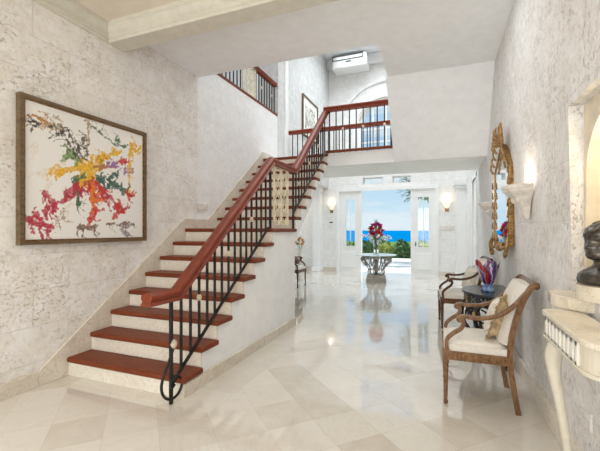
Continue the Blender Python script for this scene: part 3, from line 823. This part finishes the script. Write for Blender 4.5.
def cushion(name, label, loc, rot, w, h, d, mat, fringe=None, back=None):
    t = thing(name, label, 'cushion', loc); t.rotation_euler = rot
    n = 12
    for sgn in (1, -1):
        o = 0; vs = []; fs = []
        for a in range(n+1):
            for b2 in range(n+1):
                u = a/n*2-1; v = b2/n*2-1
                pin = 1-.07*(u*u*(1-v*v)+v*v*(1-u*u))-.0
                vs.append((sgn*d/2*((1-u**4)*(1-v**4))**.55, u*w/2*(1-.06*(1-v*v)), v*h/2*(1-.06*(1-u*u))))
        for a in range(n):
            for b2 in range(n): fs.append((o+a*(n+1)+b2, o+(a+1)*(n+1)+b2, o+(a+1)*(n+1)+b2+1, o+a*(n+1)+b2+1))
        MB().add(vs, fs).build('front_cover' if sgn < 0 else 'back_cover', (back or mat) if sgn > 0 else mat, t, smooth=True)
    if fringe:
        q = MB()
        for i in range(120):
            s_ = i/120*4; e = int(s_); f = (s_-e)*2-1
            u, v = [(f,-1),(1,f),(-f,1),(-1,-f)][e]
            y, z = u*w/2*(1-.06*(1-v*v)), v*h/2*(1-.06*(1-u*u))
            L = .032+.01*random.random()
            q.tube([(0,y,z),(random.uniform(-.008,.008), y+u*.012*(abs(u) > .99)+ (L if abs(u) > .99 else 0)*(1 if u > 0 else -1), z+(L if abs(v) > .99 else 0)*(1 if v > 0 else -1)-.008)], [.004,.003], 5)
        q.build('fringe', fringe, t, weld=False)
    return t
cushion('cushion', 'tan fringed cushion leaning on the cream back of the nearest armchair', (.425, 3.13, .645), (0, R(17), R(-22)), .30, .31, .15, M['pillow'], M['tan'], M['tan'])
cushion('cushion', 'round cream cushion on the dark armchair beyond the glass vase', (.385, 5.34, .645), (0, R(16), R(14)), .33, .33, .14, M['pillow'])
cushion('cushion', 'brown cushion on the armchair behind the staircase wall', (-3.12, 7.66, .62), (0, R(-62), R(15)), .30, .30, .12, plain('brown_cushion_fabric', (.12,.06,.04), .85, var=.35, scale=30))
# ------------------------------------------------------------------ demilune table with glass vase
TX, TY = XR-.005, 4.22
DT = thing('demilune_table', 'black lacquered half round table with gilt carving against the wall under the mirror', 'table', (TX, TY, 0))
Rr = .46
half = lambda r, n=24: [(-r*math.sin(PI*i/n), r*math.cos(PI*i/n)) for i in range(n+1)]
MB().prism(half(Rr), 'z', .695, .72).build('tabletop', M['tabledark'], DT, bevel=.006)
MB().ring(half(Rr-.03), half(Rr-.055), 'z', .58, .695, closed=False).build('apron', M['tabledark'], DT)
for i in range(11):
    a = PI*(i+.5)/11; r = Rr-.026; cv = MB()
    for s_ in (1, -1):
        cv.tube([(-(r)*math.sin(a+s_*.06*math.sin(t*.9)), (r)*math.cos(a+s_*.06*math.sin(t*.9)), .60+.013*t) for t in range(7)], .006, 6)
    cv.build('apron_scroll', M['gold'] if i == 6 else M['metalgrey'], DT, smooth=True, weld=False)
for a in (R(12), R(90), R(168), R(50), R(130)):
    dx, dy = -math.sin(a), math.cos(a)
    P = smooth_path([(dx*(Rr-.05), dy*(Rr-.05), .60), (dx*(Rr+.0), dy*(Rr+.0), .50), (dx*(Rr-.02), dy*(Rr-.02), .36), (dx*(Rr-.11), dy*(Rr-.11), .20), (dx*(Rr-.10), dy*(Rr-.10), .08), (dx*(Rr-.03), dy*(Rr-.03), .03), (dx*(Rr+.0), dy*Rr, .035)], 4)
    rs = [.030-.018*min(1, i/16) for i in range(len(P))]
    lo = MB().tube(P, rs, 8).build('leg', M['tabledark'], DT, smooth=True)
    MB().ball((dx*(Rr-.025), dy*(Rr-.025), .026), (.028, .028, .026), 10).build('claw_foot', M['tabledark'], lo, smooth=True)
    MB().ball((dx*(Rr+.012), dy*(Rr+.012), .50), (.022, .022, .04), 10).build('gilt_mount', M['gold'], lo, smooth=True)
for a0, a1 in ((12, 50), (50, 90), (90, 130), (130, 168)):
    q = MB(); am = R((a0+a1)/2); 
    for s_ in (1, -1):
        pts = []
        for t in range(15):
            th = t/14*1.6*PI; rr = .085*(1-t/20)
            ang = am+s_*(R(a1-a0)/2*.75-rr*math.sin(th)/Rr*1.4)
            pts.append((-(Rr-.04)*math.sin(ang), (Rr-.04)*math.cos(ang), .47+rr*math.cos(th)))
        q.tube(pts, .010, 6)
    q.build('fretwork_scroll', M['tabledark'], DT, smooth=True, weld=False)
VZ = thing('glass_vase', 'flared wavy art glass vase striped red, purple and white on the half round table', 'vase', (.46, 4.16, .671)); VZ.scale = (.88, .88, .9)
DT.scale = (1, 1, .931)
def wav(r, z, a):
    k = max(0, (z-.10)/.22)
    return r*(1+.14*k*math.sin(5*a+.6)), z*(1+.13*k*math.sin(5*a+1.3))
VN = 60
MB().lathe([(.048,.085),(.060,.10),(.082,.15),(.100,.21),(.114,.27),(.122,.315),(.116,.312),(.106,.262),(.092,.205),(.074,.15),(.05,.11),(.0,.10)], (0,0,0), VN, fn=wav).build('bowl', M['striped'], VZ, smooth=True)
MB().lathe([(0,0),(.070,0),(.074,.012),(.066,.03),(.052,.055),(.050,.085),(0,.085)], (0,0,0), 32).build('foot', M['blueglass'], VZ, smooth=True)
# ------------------------------------------------------------------ mirror
MR = thing('wall_mirror', 'tall narrow gilt mirror with pointed leafy crest on the coral stone wall', 'mirror', (.616, 4.30, 1.03), R(7.0)); MR.scale = (1, 1, .89)
# local: x = 0 at the glass (facing -x), y along the wall, z up
MW = .265
def outline(w, z0, zs, zt, n=10):
    pts = [(-w, z0), (-w, zs)]
    for i in range(1, n+1):
        t = i/n; pts.append((-w*(1-t)**.8*(1-.12*math.sin(PI*t)), zs+(zt-zs)*(t**.85)))
    for i in range(n-1, -1, -1):
        t = i/n; pts.append((w*(1-t)**.8*(1-.12*math.sin(PI*t)), zs+(zt-zs)*(t**.85)))
    pts.append((w, z0)); return pts
oo, oi = outline(MW, .12, 1.02, 1.32), outline(MW-.04, .165, 1.0, 1.26)
MB().ring(oo, oi, 'x', -.018, .03).build('frame', M['gold'], MR, bevel=.008)
MB().prism(outline(MW-.045, .165, 1.0, 1.255), 'x', -.010, .0).build('mirror_glass', M['mirror'], MR)
MB().prism(outline(MW-.01, .13, 1.01, 1.31), 'x', .002, .028).build('backing_board', M['golddark'], MR)
cr = MB()
cr.ball((-.03, 0, 1.36), (.03, .06, .07), 10).ball((-.03, 0, 1.44), (.022, .03, .09), 10).ball((-.03, .0, 1.52), (.012, .016, .05), 8)
for s_ in (1, -1):
    for k in range(5):
        y = s_*(.045+.044*k); z = 1.36-.075*k
        cr.tube(smooth_path([(-.035, y, z-.06), (-.055, y+s_*.03, z), (-.05, y+s_*.02, z+.05), (-.045, y-s_*.012, z+.045)], 4), [.012]*5+[.010]*4+[.007]*3+[.003], 7)
    cr.tube(smooth_path([(-.03, s_*.02, 1.30), (-.05, s_*.10, 1.37), (-.05, s_*.085, 1.46), (-.045, s_*.04, 1.43)], 5), [.014]*6+[.011]*5+[.007]*5, 7)
for k in range(8):
    s_ = 1 if k % 2 else -1; z = 1.24+.045*(k//2)*1.3; y = s_*(.12-.022*(k//2))
    leafb = [(-.03, y, z), (-.055, y+s_*.035, z+.05), (-.05, y+s_*.045, z+.10), (-.04, y+s_*.03, z+.135)]
    cr.tube(smooth_path(leafb, 3), [.006,.014,.018,.02,.02,.018,.014,.010,.006,.003], 7)
cr.build('crest', M['gold'], MR, smooth=True, weld=False)
for s_ in (1, -1):
    q = MB()
    for k in range(7):
        z = .24+.125*k
        if s_ > 0 and k > 5: continue
        q.tube(smooth_path([(-.03, s_*MW, z-.05), (-.03, s_*(MW+.012), z), (-.03, s_*(MW+.004), z+.03)], 4), [.010]*4+[.007]*4+[.004], 7)
    q.build('leaf_border', M['gold'], MR, smooth=True, weld=False)
bs = MB()
for s_ in (1, -1):
    bs.tube(smooth_path([(-.03, s_*.05, .15), (-.05, s_*.16, .09), (-.05, s_*.23, .11), (-.05, s_*.28, .04), (-.045, s_*.23, -.0), (-.04, s_*.21, .05)], 5), .015, 8)
    bs.tube(smooth_path([(-.03, s_*MW, .20), (-.045, s_*(MW+.03), .13), (-.045, s_*(MW-.01), .05)], 5), .02, 8)
bs.ball((-.035, 0, .10), (.03, .10, .05), 10)
bs.build('base_carving', M['gold'], MR, smooth=True, weld=False)
hk = MB().box((.028, -.32, .9), (.05, -.2, .96)).build('hanging_block', M['golddark'], MR)

# ------------------------------------------------------------------ carved corbel uplighters
def corbel(label, y, z, e):
    t = thing('wall_uplighter', label, 'light', (XR-.012, y, z-.27), 0, 'carved stone wall uplighters')
    def flute(r, zz, a): return r*(1+.045*math.cos(10*a)*min(1, max(0, (zz-.05)/.1))), zz
    MB().lathe([(.0,.0),(.03,.0),(.045,.02),(.05,.05),(.055,.08),(.075,.10),(.085,.13),(.125,.175),(.165,.205),(.18,.22),(.18,.235),(.19,.245),(.19,.27),(.165,.27),(.15,.235),(.0,.20)], (0,0,0), 40, PI/2, 1.5*PI, fn=flute).build('bowl', M['corbel'], t, smooth=2)
    b = MB()
    for k in range(5):
        a = PI/2+PI*(k+.5)/5
        b.ball((.105*math.cos(a), .105*math.sin(a), .155), (.022, .022, .03), 8)
    b.build('carved_leaf', M['corbel'], t, smooth=True, weld=False)
    MB().lathe([(0,0),(.03,0),(.035,.03),(.02,.06),(0,.065)], (-.07,0,.215), 12).build('bulb', M['sconceglow'], t, smooth=True)
    lamp('uplight', (XR-.075, y, z+.05), e, .06, (1,.88,.72))
def lamp(name, loc, e, r, c):
    l = bpy.data.lights.new(name, 'POINT'); l.energy = e; l.shadow_soft_size = r; l.color = c
    o = bpy.data.objects.new(name, l); COL.objects.link(o); o.location = loc; return o
corbel('carved stone bowl uplighter nearer the bust niche, in front of the mirror', 3.38, 1.66, 2.0)
corbel('carved stone bowl uplighter beyond the mirror, near the hall doorway', 5.30, 1.66, 2.2)

# ------------------------------------------------------------------ niche sill, plinth and bust
def dsh(x0, y0, y1, depth, n=14):
    pts = [(x0, y0), (x0, y1)]
    cy, hy = (y0+y1)/2, (y1-y0)/2
    for i in range(n+1):
        a = PI*i/n
        c = math.cos(a); sn = math.sin(a)
        pts.append((x0-depth*abs(sn)**.45, cy+hy*abs(c)**.9*(1 if c >= 0 else -1)))
    return pts
NS = struct(MB().prism([(XR+.30, 2.05), (XR+.30, 2.40), (XR+.02, 2.40), (XR+.02, 2.47), (.60, 2.47), (.572, 2.42), (.556, 2.30), (.562, 2.245), (.60, 2.18), (.66, 2.125), (.71, 2.095), (.78, 2.06)], 'z', .897, .96).build('trim_8', M['marble_cream'], bevel=.008))
PL = tag(MB().lathe([(0,.962),(.135,.962),(.135,1.034),(0,1.034)], (.762,2.14,0), 40).build('plinth', M['marble_cream'], smooth=2, bevel=.004), 'cream marble plinth block under the bronze bust in the wall niche', 'plinth')
BU = thing('bust', 'dark bronze portrait bust of a person with short hair standing in the lit niche', 'sculpture', (.745, 2.16, 1.034), PI+R(30))
def bust_mesh():
    vs = []; fs = []; n = 48
    # local x forward; rings from the chest up: z, half width y, front x, back x
    rings = [(0,.125,.085,-.085),(.02,.130,.088,-.09),(.045,.125,.082,-.088),(.065,.105,.066,-.08),(.08,.075,.052,-.068),(.092,.055,.044,-.058),(.105,.050,.040,-.055),(.115,.050,.044,-.056),
             (.122,.054,.066,-.060),(.130,.058,.080,-.064),(.142,.062,.087,-.068),(.154,.065,.086,-.072),(.166,.068,.088,-.078),(.178,.070,.087,-.083),(.190,.072,.086,-.088),(.202,.074,.086,-.092),
             (.214,.076,.085,-.096),(.226,.077,.086,-.098),(.240,.077,.085,-.099),(.256,.076,.080,-.098),(.272,.072,.070,-.092),(.288,.062,.055,-.080),(.302,.046,.036,-.060),(.312,.026,.016,-.036),(.316,.004,.000,-.012)]
    fine = []
    for a, b2 in zip(rings, rings[1:]):
        for t in (0, .5): fine.append(tuple(x+(y-x)*t for x, y in zip(a, b2)))
    fine.append(rings[-1])
    for (z, w, f, bk) in fine:
        for i in range(n):
            a = 2*PI*i/n; c, s_ = math.cos(a), math.sin(a)
            cx = (f+bk)/2; hx = (f-bk)/2
            x = cx+hx*c; y = w*s_
            if z > .118 and c > 0:
                fw = c**2
                g = lambda zz, yy, sz, sy: math.exp(-((z-zz)/sz)**2-((y-yy)/sy)**2)
                x += .021*g(.180,0,.013,.015)*fw + .010*g(.198,0,.018,.011)*fw           # nose
                x += .008*g(.157,0,.004,.022)*fw + .008*g(.147,0,.004,.020)*fw - .005*g(.152,0,.002,.022)*fw - .004*g(.138,0,.004,.025)*fw
                x += .007*g(.128,0,.007,.022)*fw                                        # chin
                for sg in (-1, 1):
                    x -= .016*g(.206,sg*.030,.010,.015)*fw
                    x += .006*g(.206,sg*.030,.005,.009)*fw
                    x += .007*g(.222,sg*.030,.005,.022)*fw
                    x += .005*g(.180,sg*.042,.014,.014)*fw
            if z > .15 and abs(c+.1) < .16 and .165 < z < .215:
                y += .014*(1 if s_ > 0 else -1)*math.sin(PI*(z-.165)/.05)
            hair = z > .226 or (z > .17 and c < -.25)
            if hair:
                k = .009*noise.noise(Vector((x*60, y*60, z*60)))+.005
                y += k*s_; x += k*c; 
            vs.append((x, y, z))
    m_ = len(fine)
    for j in range(m_-1):
        for i in range(n): fs.append((j*n+i, j*n+(i+1) % n, (j+1)*n+(i+1) % n, (j+1)*n+i))
    fs.append(tuple(range(n))[::-1]); fs.append(tuple(range((m_-1)*n, m_*n)))
    return MB().add(vs, fs)
bust_mesh().build('head_and_shoulders', M['bronze'], BU, smooth=True)
# ------------------------------------------------------------------ console table under the niche
CT = thing('console_table', 'cream painted console table with fluted front and curved legs under the bust niche', 'table', (XR, 1.87, 0))
def ctop(dp, hy, n=8):
    # plan outline, straight front with rounded ends, local to the wall line
    pts = [(-.020, hy)]
    for i in range(n+1):
        a = PI/2*i/n; pts.append((-dp+.05*(1-math.sin(a)), hy-.05*(1-math.cos(a))))
    for i in range(n+1):
        a = PI/2*i/n; pts.append((-dp+.11*(1-math.cos(a)), -hy+.11-.11*math.sin(a)))
    pts.append((-.020, -hy)); return pts
MB().prism(ctop(.195, .335), 'z', .868, .895).build('tabletop', M['marble_cream'], CT, bevel=.009)
MB().prism(ctop(.178, .315), 'z', .772, .868).build('frieze', M['console'], CT)
MB().prism(ctop(.190, .328), 'z', .760, .775).build('lower_moulding', M['console'], CT, bevel=.004)
fp = MB().box((-.183, -.19, .776), (-.176, .262, .866)).build('fluted_panel', M['console'], CT)
fl = MB()
for i in range(9):
    y = -.178+.0535*i
    fl.box((-.189, y-.011, .776), (-.183, y+.011, .866))
fl.box((-.189, -.19, .852), (-.183, .262, .866)).box((-.189, -.19, .776), (-.183, .262, .788))
fl.build('fluting', M['console_white'], fp, weld=False)
for sy in (1, -1):
    ky = .235 if sy > 0 else -.28; kx = 0 if sy > 0 else .05
    P = smooth_path([(-.135+kx, ky, .765), (-.158+kx, ky, .69), (-.155+kx, ky, .60), (-.135+kx, ky-.01*sy, .46), (-.112+kx, ky-.015*sy, .30), (-.095+kx, ky-.015*sy, .15), (-.092+kx, ky-.015*sy, .05), (-.105+kx, ky-.015*sy, .02)], 5)
    rs = [.030 + .010*math.exp(-((i-5)/5)**2) - .014*min(1, i/26) for i in range(len(P))]
    MB().tube(P, rs, 12).ball((-.102+kx, ky-.014*sy, .022), (.030, .022, .022), 10).build('leg', M['console'], CT, smooth=True)
# socket
tag(MB().box((XR+.008, 2.17, .30), (XR+.024, 2.29, .39)).build('wall_socket', M['wall_right'], bevel=.003), 'small stone coloured socket plate low on the wall by the console leg', 'socket')

# ------------------------------------------------------------------ back wall fittings
def sconce(label, x, z):
    t = thing('wall_sconce', label, 'light', (x, 11.0, z), 0, 'glowing shell wall sconces by the garden doors')
    def flute(r, zz, a): return r*(1+.05*math.cos(14*a)), zz
    MB().lathe([(.02,-.11),(.04,-.09),(.075,-.04),(.105,.03),(.13,.10),(.12,.10),(.09,.015),(.03,-.08)], (0,0,0), 42, PI, 2*PI, fn=flute).build('shell_shade', M['sconceglow'], t, smooth=True)
    MB().box((-.05, -.012, -.2), (.05, 0, -.10)).build('wall_plate', M['gold'], t, bevel=.004)
    lamp('sconce_lamp', (x, 10.88, z+.18), .4, .05, (1,.80,.55))
sconce('glowing shell sconce on the wall panel beside the square white column near the stairs', -3.20, 2.04)
sconce('glowing shell sconce above the long white switch plate', .18, 2.02)
KP = thing('keypad', 'small white alarm keypad under the sconce by the glazed door leaf', 'keypad', (-3.21, 11.003, 1.50))
MB().box((-.08, -.025, -.05), (.08, 0, .04)).build('case', M['plastic'], KP, bevel=.006)
MB().box((-.055, -.03, .02), (.055, -.0249, .06)).build('screen', M['black'], KP)
SW = thing('switch_plate', 'long white switch plate below the sconce beside the pilaster', 'switch', (.19, 11.0, 1.36))
MB().box((-.19, -.012, -.06), (.19, 0, .06)).build('plate', M['corbel'], SW, bevel=.004)
for k in range(6): MB().box((-.165+.058*k, -.018, -.03), (-.125+.058*k, -.012, .03)).build('rocker', M['corbel'], SW)
FVS = tag(MB().lathe([(0,0),(.075,0),(.085,.03),(.055,.12),(.060,.40),(.075,.66),(.060,.78),(.068,.82),(.060,.82),(.05,.76),(0,.74)], (-3.40, 8.75, 0), 24).build('floor_vase', M['cream'], smooth=2), 'tall slim cream floor vase behind the half hidden armchair', 'vase')
OF = thing('flower_bunch', 'small bunch of orange flowers in the tall cream floor vase', 'flowers', (-3.40, 8.75, .76))
rnd = random.Random(11)
for k in range(9):
    a = 2*PI*k/9; r = .05+.035*(k % 3); z = .16+.05*(k % 4)
    x, y = r*math.cos(a), r*math.sin(a)
    MB().tube([(x*.2, y*.2, 0), (x, y, z)], .004, 5).build('stem', M['leaf'], OF)
    MB().ball((x, y, z+.02), (.042, .042, .034), 8).build('flower', M['orange'], OF, smooth=True)

# ------------------------------------------------------------------ centre table with flowers
CTB = thing('centre_table', 'round glass topped table on an ornate pewter basket base in front of the open doors', 'table', (-1.50, 9.15, 0))
MB().lathe([(0,0),(.25,0),(.25,.10),(.23,.115),(.23,.17),(.21,.185),(0,.185)], (0,0,0), 32).build('plinth', M['plinth'], CTB, smooth=2)
MB().lathe([(0,.665),(.50,.665),(.505,.675),(.50,.685),(0,.685)], (0,0,0), 48).build('glass_top', M['tglass'], CTB, smooth=2)
for k in range(12):
    a = 2*PI*k/12; c, s_ = math.cos(a), math.sin(a)
    P = smooth_path([(.17,.185),(.21,.24),(.20,.32),(.26,.42),(.36,.50),(.385,.58),(.34,.62),(.30,.58),(.315,.53)], 4)
    MB().tube([(r*c, r*s_, z) for r, z in [(p[0], p[1]) for p in [(q.x, q.y) for q in [Vector((p[0], p[1], 0)) for p in P]]]], .012, 7).build('scroll_rib', M['metalgrey'], CTB, smooth=True)
    a2 = a+PI/12
    lf = MB()
    for (r, z, h, w) in ((.345,.57,.07,.038),(.27,.45,.05,.028)):
        lf.ball((r*math.cos(a2), r*math.sin(a2), z), (w*.6, w*.6, h), 8)
    lf.build('leaf_ornament', M['metalgrey'], CTB, smooth=True, weld=False)
for r, z in ((.20,.30),(.355,.60)):
    MB().ring([(r*math.cos(2*PI*i/40), r*math.sin(2*PI*i/40)) for i in range(40)], [((r-.018)*math.cos(2*PI*i/40), (r-.018)*math.sin(2*PI*i/40)) for i in range(40)], 'z', z, z+.02).build('hoop', M['metalgrey'], CTB)
MB().lathe([(0,.185),(.05,.185),(.035,.25),(.07,.33),(.03,.42),(.06,.52),(.09,.60),(.14,.655),(0,.664)], (0,0,0), 20).build('central_stem', M['metalgrey'], CTB, smooth=True)
FV = tag(MB().lathe([(0,.0),(.075,.0),(.07,.02),(.06,.12),(.075,.30),(.085,.34),(.079,.34),(.055,.12),(.06,.03),(0,.025)], (0,0,0), 28).build('flower_vase', M['glass'], smooth=2), 'clear glass vase of tropical flowers on the round table', 'vase')
FV.location = (-1.50, 9.15, .686)
FA = thing('flower_arrangement', 'tall arrangement of red and magenta tropical flowers with white sprays in the clear vase', 'flowers', (-1.50, 9.15, .72))
rnd = random.Random(3)
def leafblade(m, p, d, L, w):
    d = Vector(d).normalized(); sd = d.cross(Vector((0,0,1)));
    sd = (sd if sd.length > .05 else Vector((1,0,0))).normalized(); up = sd.cross(d)
    p = Vector(p); vs = []
    for t, ww in ((0,.15),(.25,.8),(.5,1),(.75,.7),(1,.03)):
        q = p+d*L*t - Vector((0,0,1))*(.18*L*t*t)
        vs += [q-sd*w*ww/2+up*.002, q+up*(-.10*w*ww), q+sd*w*ww/2+up*.002]
    fs = []
    for i in range(4):
        for j in range(2): fs.append((i*3+j, i*3+j+1, i*3+j+4, i*3+j+3))
    m.add(vs, fs)
for k in range(36):
    a = rnd.uniform(0, 2*PI); el = rnd.uniform(0, 1); r = .20*math.sqrt(1-el*.8)*rnd.uniform(.5, 1); z = .36+.36*el
    x, y = r*math.cos(a), r*math.sin(a)
    MB().tube(smooth_path([(x*.12, y*.12, -.02), (x*.2, y*.2, .25), (x, y, z)], 3), .005, 5).build('stem', M['leaf'], FA)
    f = MB()
    for j in range(6):
        b2 = 2*PI*j/6
        d = Vector((x*2.2+.55*math.cos(b2), y*2.2+.55*math.sin(b2), .9)).normalized()
        leafblade(f, (x, y, z-.02), d, .125, .055)
    f.ball((x, y, z+.01), (.022, .022, .03), 8)
    f.build('flower', M['magenta'] if (k % 3 == 0 or z > .64) else M['redflower'], FA, smooth=True, weld=False)
for k in range(16):
    a = rnd.uniform(0, 2*PI); f = MB(); z = rnd.uniform(.30, .50)
    leafblade(f, (.05*math.cos(a), .05*math.sin(a), z), (math.cos(a), math.sin(a), rnd.uniform(.3, 1.4)), rnd.uniform(.16, .26), .06)
    f.build('leaf', M['leaf'] if k % 2 else M['leafdark'], FA, smooth=True)
for k in range(3):
    f = MB(); leafblade(f, (.02*k-.02, 0, .68), (.1*k-.1, .05, 1), .22, .03); f.build('leaf', M['leafdark'], FA, smooth=True)
for k in range(9):
    a = 2*PI*k/9+.2; L = rnd.uniform(.28, .40)
    P = smooth_path([(0,0,.02), (.08*math.cos(a), .08*math.sin(a), .24), (L*.7*math.cos(a), L*.7*math.sin(a), .42), (L*math.cos(a), L*math.sin(a), .34+rnd.uniform(0,.12))], 4)
    so = MB().tube(P, .004, 5).build('spray_stem', M['leaf'], FA)
    bl = MB()
    for q in P[5:]:
        for j in range(3):
            bl.ball(q+Vector((rnd.uniform(-.03,.03), rnd.uniform(-.03,.03), rnd.uniform(-.03,.03))), (.016,.016,.012), 6, m=4)
    bl.build('blossom', M['whiteflower'], so, smooth=True, weld=False)

# ================================================================== outside
struct(MB().box((-9, 11.3, -.15), (7, 17.2, -.01)).build('floor_terrace', M['patio']))
struct(MB().box((-40, 17.2, -.4), (30, 45, -.12)).build('ground_lawn', M['lawn']))
struct(MB().add([(-9000, 60, -24), (9000, 60, -24), (9000, 16000, -24), (-9000, 16000, -24)], [(0,1,2,3)]).build('sea', M['sea']))
struct(MB().add([(-80, 44, -.3), (60, 44, -.3), (120, 130, -25), (-160, 130, -25)], [(0,1,2,3)]).build('ground_hillside', M['lawn']))
def foliage(name, label, cat, loc, rx, ry, h, mat, n, leaf, seed, group, trunk=None, z0=0):
    t = thing(name, label, cat, loc, 0, group); g = random.Random(seed); f = MB()
    for i in range(n):
        a = g.uniform(0, 2*PI); ct = g.uniform(-.6, 1); st = math.sqrt(1-ct*ct); k = g.uniform(.65, 1.05)
        p = Vector((rx*st*math.cos(a)*k, ry*st*math.sin(a)*k, z0+(h-z0)*(.42+.58*ct*k if ct > 0 else .42+.6*ct*k)))
        p.z = max(.02, p.z)
        d = Vector((math.cos(a)*st+g.uniform(-.5,.5), math.sin(a)*st+g.uniform(-.5,.5), ct+g.uniform(-.3,.7)))
        leafblade(f, p, d, leaf*g.uniform(.7,1.3), leaf*.45)
    f.build('foliage', mat, t, weld=False)
    tr_ = MB()
    if trunk: tr_.tube(smooth_path(trunk, 3), [.11-.004*i for i in range(len(trunk)*3-2)], 8)
    else:
        for j in range(5):
            a = 2*PI*j/5; tr_.tube([(.03*math.cos(a), .03*math.sin(a), -.12), (rx*.5*math.cos(a), ry*.5*math.sin(a), h*.7)], .02, 5)
    tr_.build('trunk', M['bark'], t)
    return t
SH = [(-4.2,17.75,.42,.95,'leaf','low green shrub at the terrace edge furthest toward the stairs side'),(-3.3,17.75,.42,.95,'leafdark','dark green shrub seen through the glazed leaf nearer the stairs'),(-2.45,17.75,.42,.95,'leaflight','yellow-green shrub just inside the door jamb nearer the stairs'),
      (-1.6,17.75,.42,.85,'leafdark','dark shrub directly behind the flower arrangement'),(-.75,17.75,.42,.95,'leaflight','bright yellow-green shrub near the far door jamb'),(.1,17.75,.42,.95,'leaf','green shrub seen through the glazed leaf beside the pilaster'),
      (-3.75,19.2,.46,1.15,'leafdark','taller shrub of the rear row toward the stairs side'),(-2.8,19.2,.46,1.15,'leaf','green shrub of the rear row behind the yellow-green one by the jamb'),(-1.85,19.2,.46,1.2,'leafdark','dark rear row shrub behind the flowers'),(-.9,19.2,.46,1.15,'leaf','green rear row shrub at the open side of the flowers'),(.05,19.2,.46,1.1,'leafdark','dark rear row shrub under the overhanging tree')]
for i, (x, y, r, h, mm, lb) in enumerate(SH):
    foliage('shrub', lb, 'shrub', (x, y, -.12), r, r*.8, h*.62+.12, M[mm], 420, .17, 20+i, 'shrubs along the terrace edge')
foliage('tree', 'leafy tree overhanging the top corner of the open doorway', 'tree', (-.15, 14.6, -.01), 1.25, 1.2, 4.3, M['leafdark'], 1300, .20, 5, None, [(0,0,0),(.05,0,1.2),(-.05,.05,2.4),(.0,0,3.4)], z0=2.3)

# ================================================================== light, sky, camera
def area(name, loc, rot, sx, sy, e, c=(1,1,1), spread=180):
    l = bpy.data.lights.new(name, 'AREA'); l.shape = 'RECTANGLE'; l.size = sx; l.size_y = sy; l.energy = e; l.color = c; l.spread = R(spread)
    o = bpy.data.objects.new(name, l); COL.objects.link(o); o.location = loc; o.rotation_euler = rot
    return o
# added fill lamp behind the camera, standing in for window daylight
area('front_fill', (-1.2, -2.95, 1.5), (PI/2, 0, 0), 3.2, 2.5, 80, (1,.99,.97))
# added fill lamps under the closed upper ceiling, no skylight is built
area('stairwell_fill', (-2.0, 6.0, 6.55), (0, 0, 0), 2.4, 3.2, 41, (.95,.975,1), 130)
area('hall_fill', (-1.4, 9.3, 6.55), (0, 0, 0), 3.0, 2.4, 82, (.86,.935,1), 130)
# added fill: area lamps just under the ceilings, without any fittings
area('room_fill', (-1.3, -.9, 3.35), (0, 0, 0), 2.6, 2.6, 14, (1,.98,.94), 130)
area('soffit_fill', (-.5, 3.5, 3.41), (0, 0, 0), 1.4, .9, 11, (.97,.985,1))
lamp('side_room_fill', (-5.0, 9.9, 2.3), 16, .08, (1,.93,.82))  # unseen point lamp added to brighten the side room
lamp('niche_lamp', (XR+.12, cyN+.02, 1.80), 1.6, .04, (1,.80,.52))
su = bpy.data.lights.new('sun', 'SUN'); su.energy = 3.0; su.angle = .02; su.color = (1,.96,.9)
so_ = bpy.data.objects.new('sun', su); COL.objects.link(so_); so_.rotation_euler = Vector((.55,.15,1)).to_track_quat('Z', 'Y').to_euler()

W = bpy.data.worlds.new('sky'); SC.world = W; W.use_nodes = True
n = W.node_tree.nodes; l = W.node_tree.links
tc = n.new('ShaderNodeTexCoord'); sp = n.new('ShaderNodeSeparateXYZ'); l.new(tc.outputs['Generated'], sp.inputs[0])
rp = n.new('ShaderNodeValToRGB'); l.new(sp.outputs[2], rp.inputs[0]); e = rp.color_ramp.elements
e[0].position = 0; e[0].color = (.66,.85,.95,1); e[1].position = .35; e[1].color = (.28,.55,.92,1)
x = e.new(.06); x.color = (.61,.83,.97,1)
mp = n.new('ShaderNodeMapping'); mp.inputs['Scale'].default_value = (3, 3, 14); l.new(tc.outputs['Generated'], mp.inputs[0])
nz = n.new('ShaderNodeTexNoise'); nz.inputs['Scale'].default_value = 2.2; nz.inputs['Detail'].default_value = 5; l.new(mp.outputs[0], nz.inputs[0])
r2 = n.new('ShaderNodeValToRGB'); r2.color_ramp.elements[0].position = .42; r2.color_ramp.elements[1].position = .62; l.new(nz.outputs[0], r2.inputs[0])
mx = n.new('ShaderNodeMix'); mx.data_type = 'RGBA'; l.new(r2.outputs[0], mx.inputs[0]); l.new(rp.outputs[0], mx.inputs[6]); mx.inputs[7].default_value = (.80,.91,.98,1)
l.new(mx.outputs[2], n['Background'].inputs[0]); n['Background'].inputs[1].default_value = .66

cam = bpy.data.cameras.new('camera'); cam.sensor_width = 36; cam.lens = 360/600*36; cam.shift_y = 4.5/600; cam.clip_end = 30000; cam.clip_start = .02
co = bpy.data.objects.new('camera', cam); COL.objects.link(co); co.location = (0, 0, 1.3); co.rotation_euler = (PI/2, 0, R(21.25))
SC.camera = co
vs_ = SC.view_settings; vs_.view_transform = 'Standard'; vs_.look = 'None'; vs_.gamma = 1; vs_.exposure = .52; vs_.use_curve_mapping = False
SC.cycles.max_bounces = 10; SC.cycles.diffuse_bounces = 5; SC.cycles.transparent_max_bounces = 12; SC.cycles.sample_clamp_indirect = 6
SC.cycles.use_denoising = True
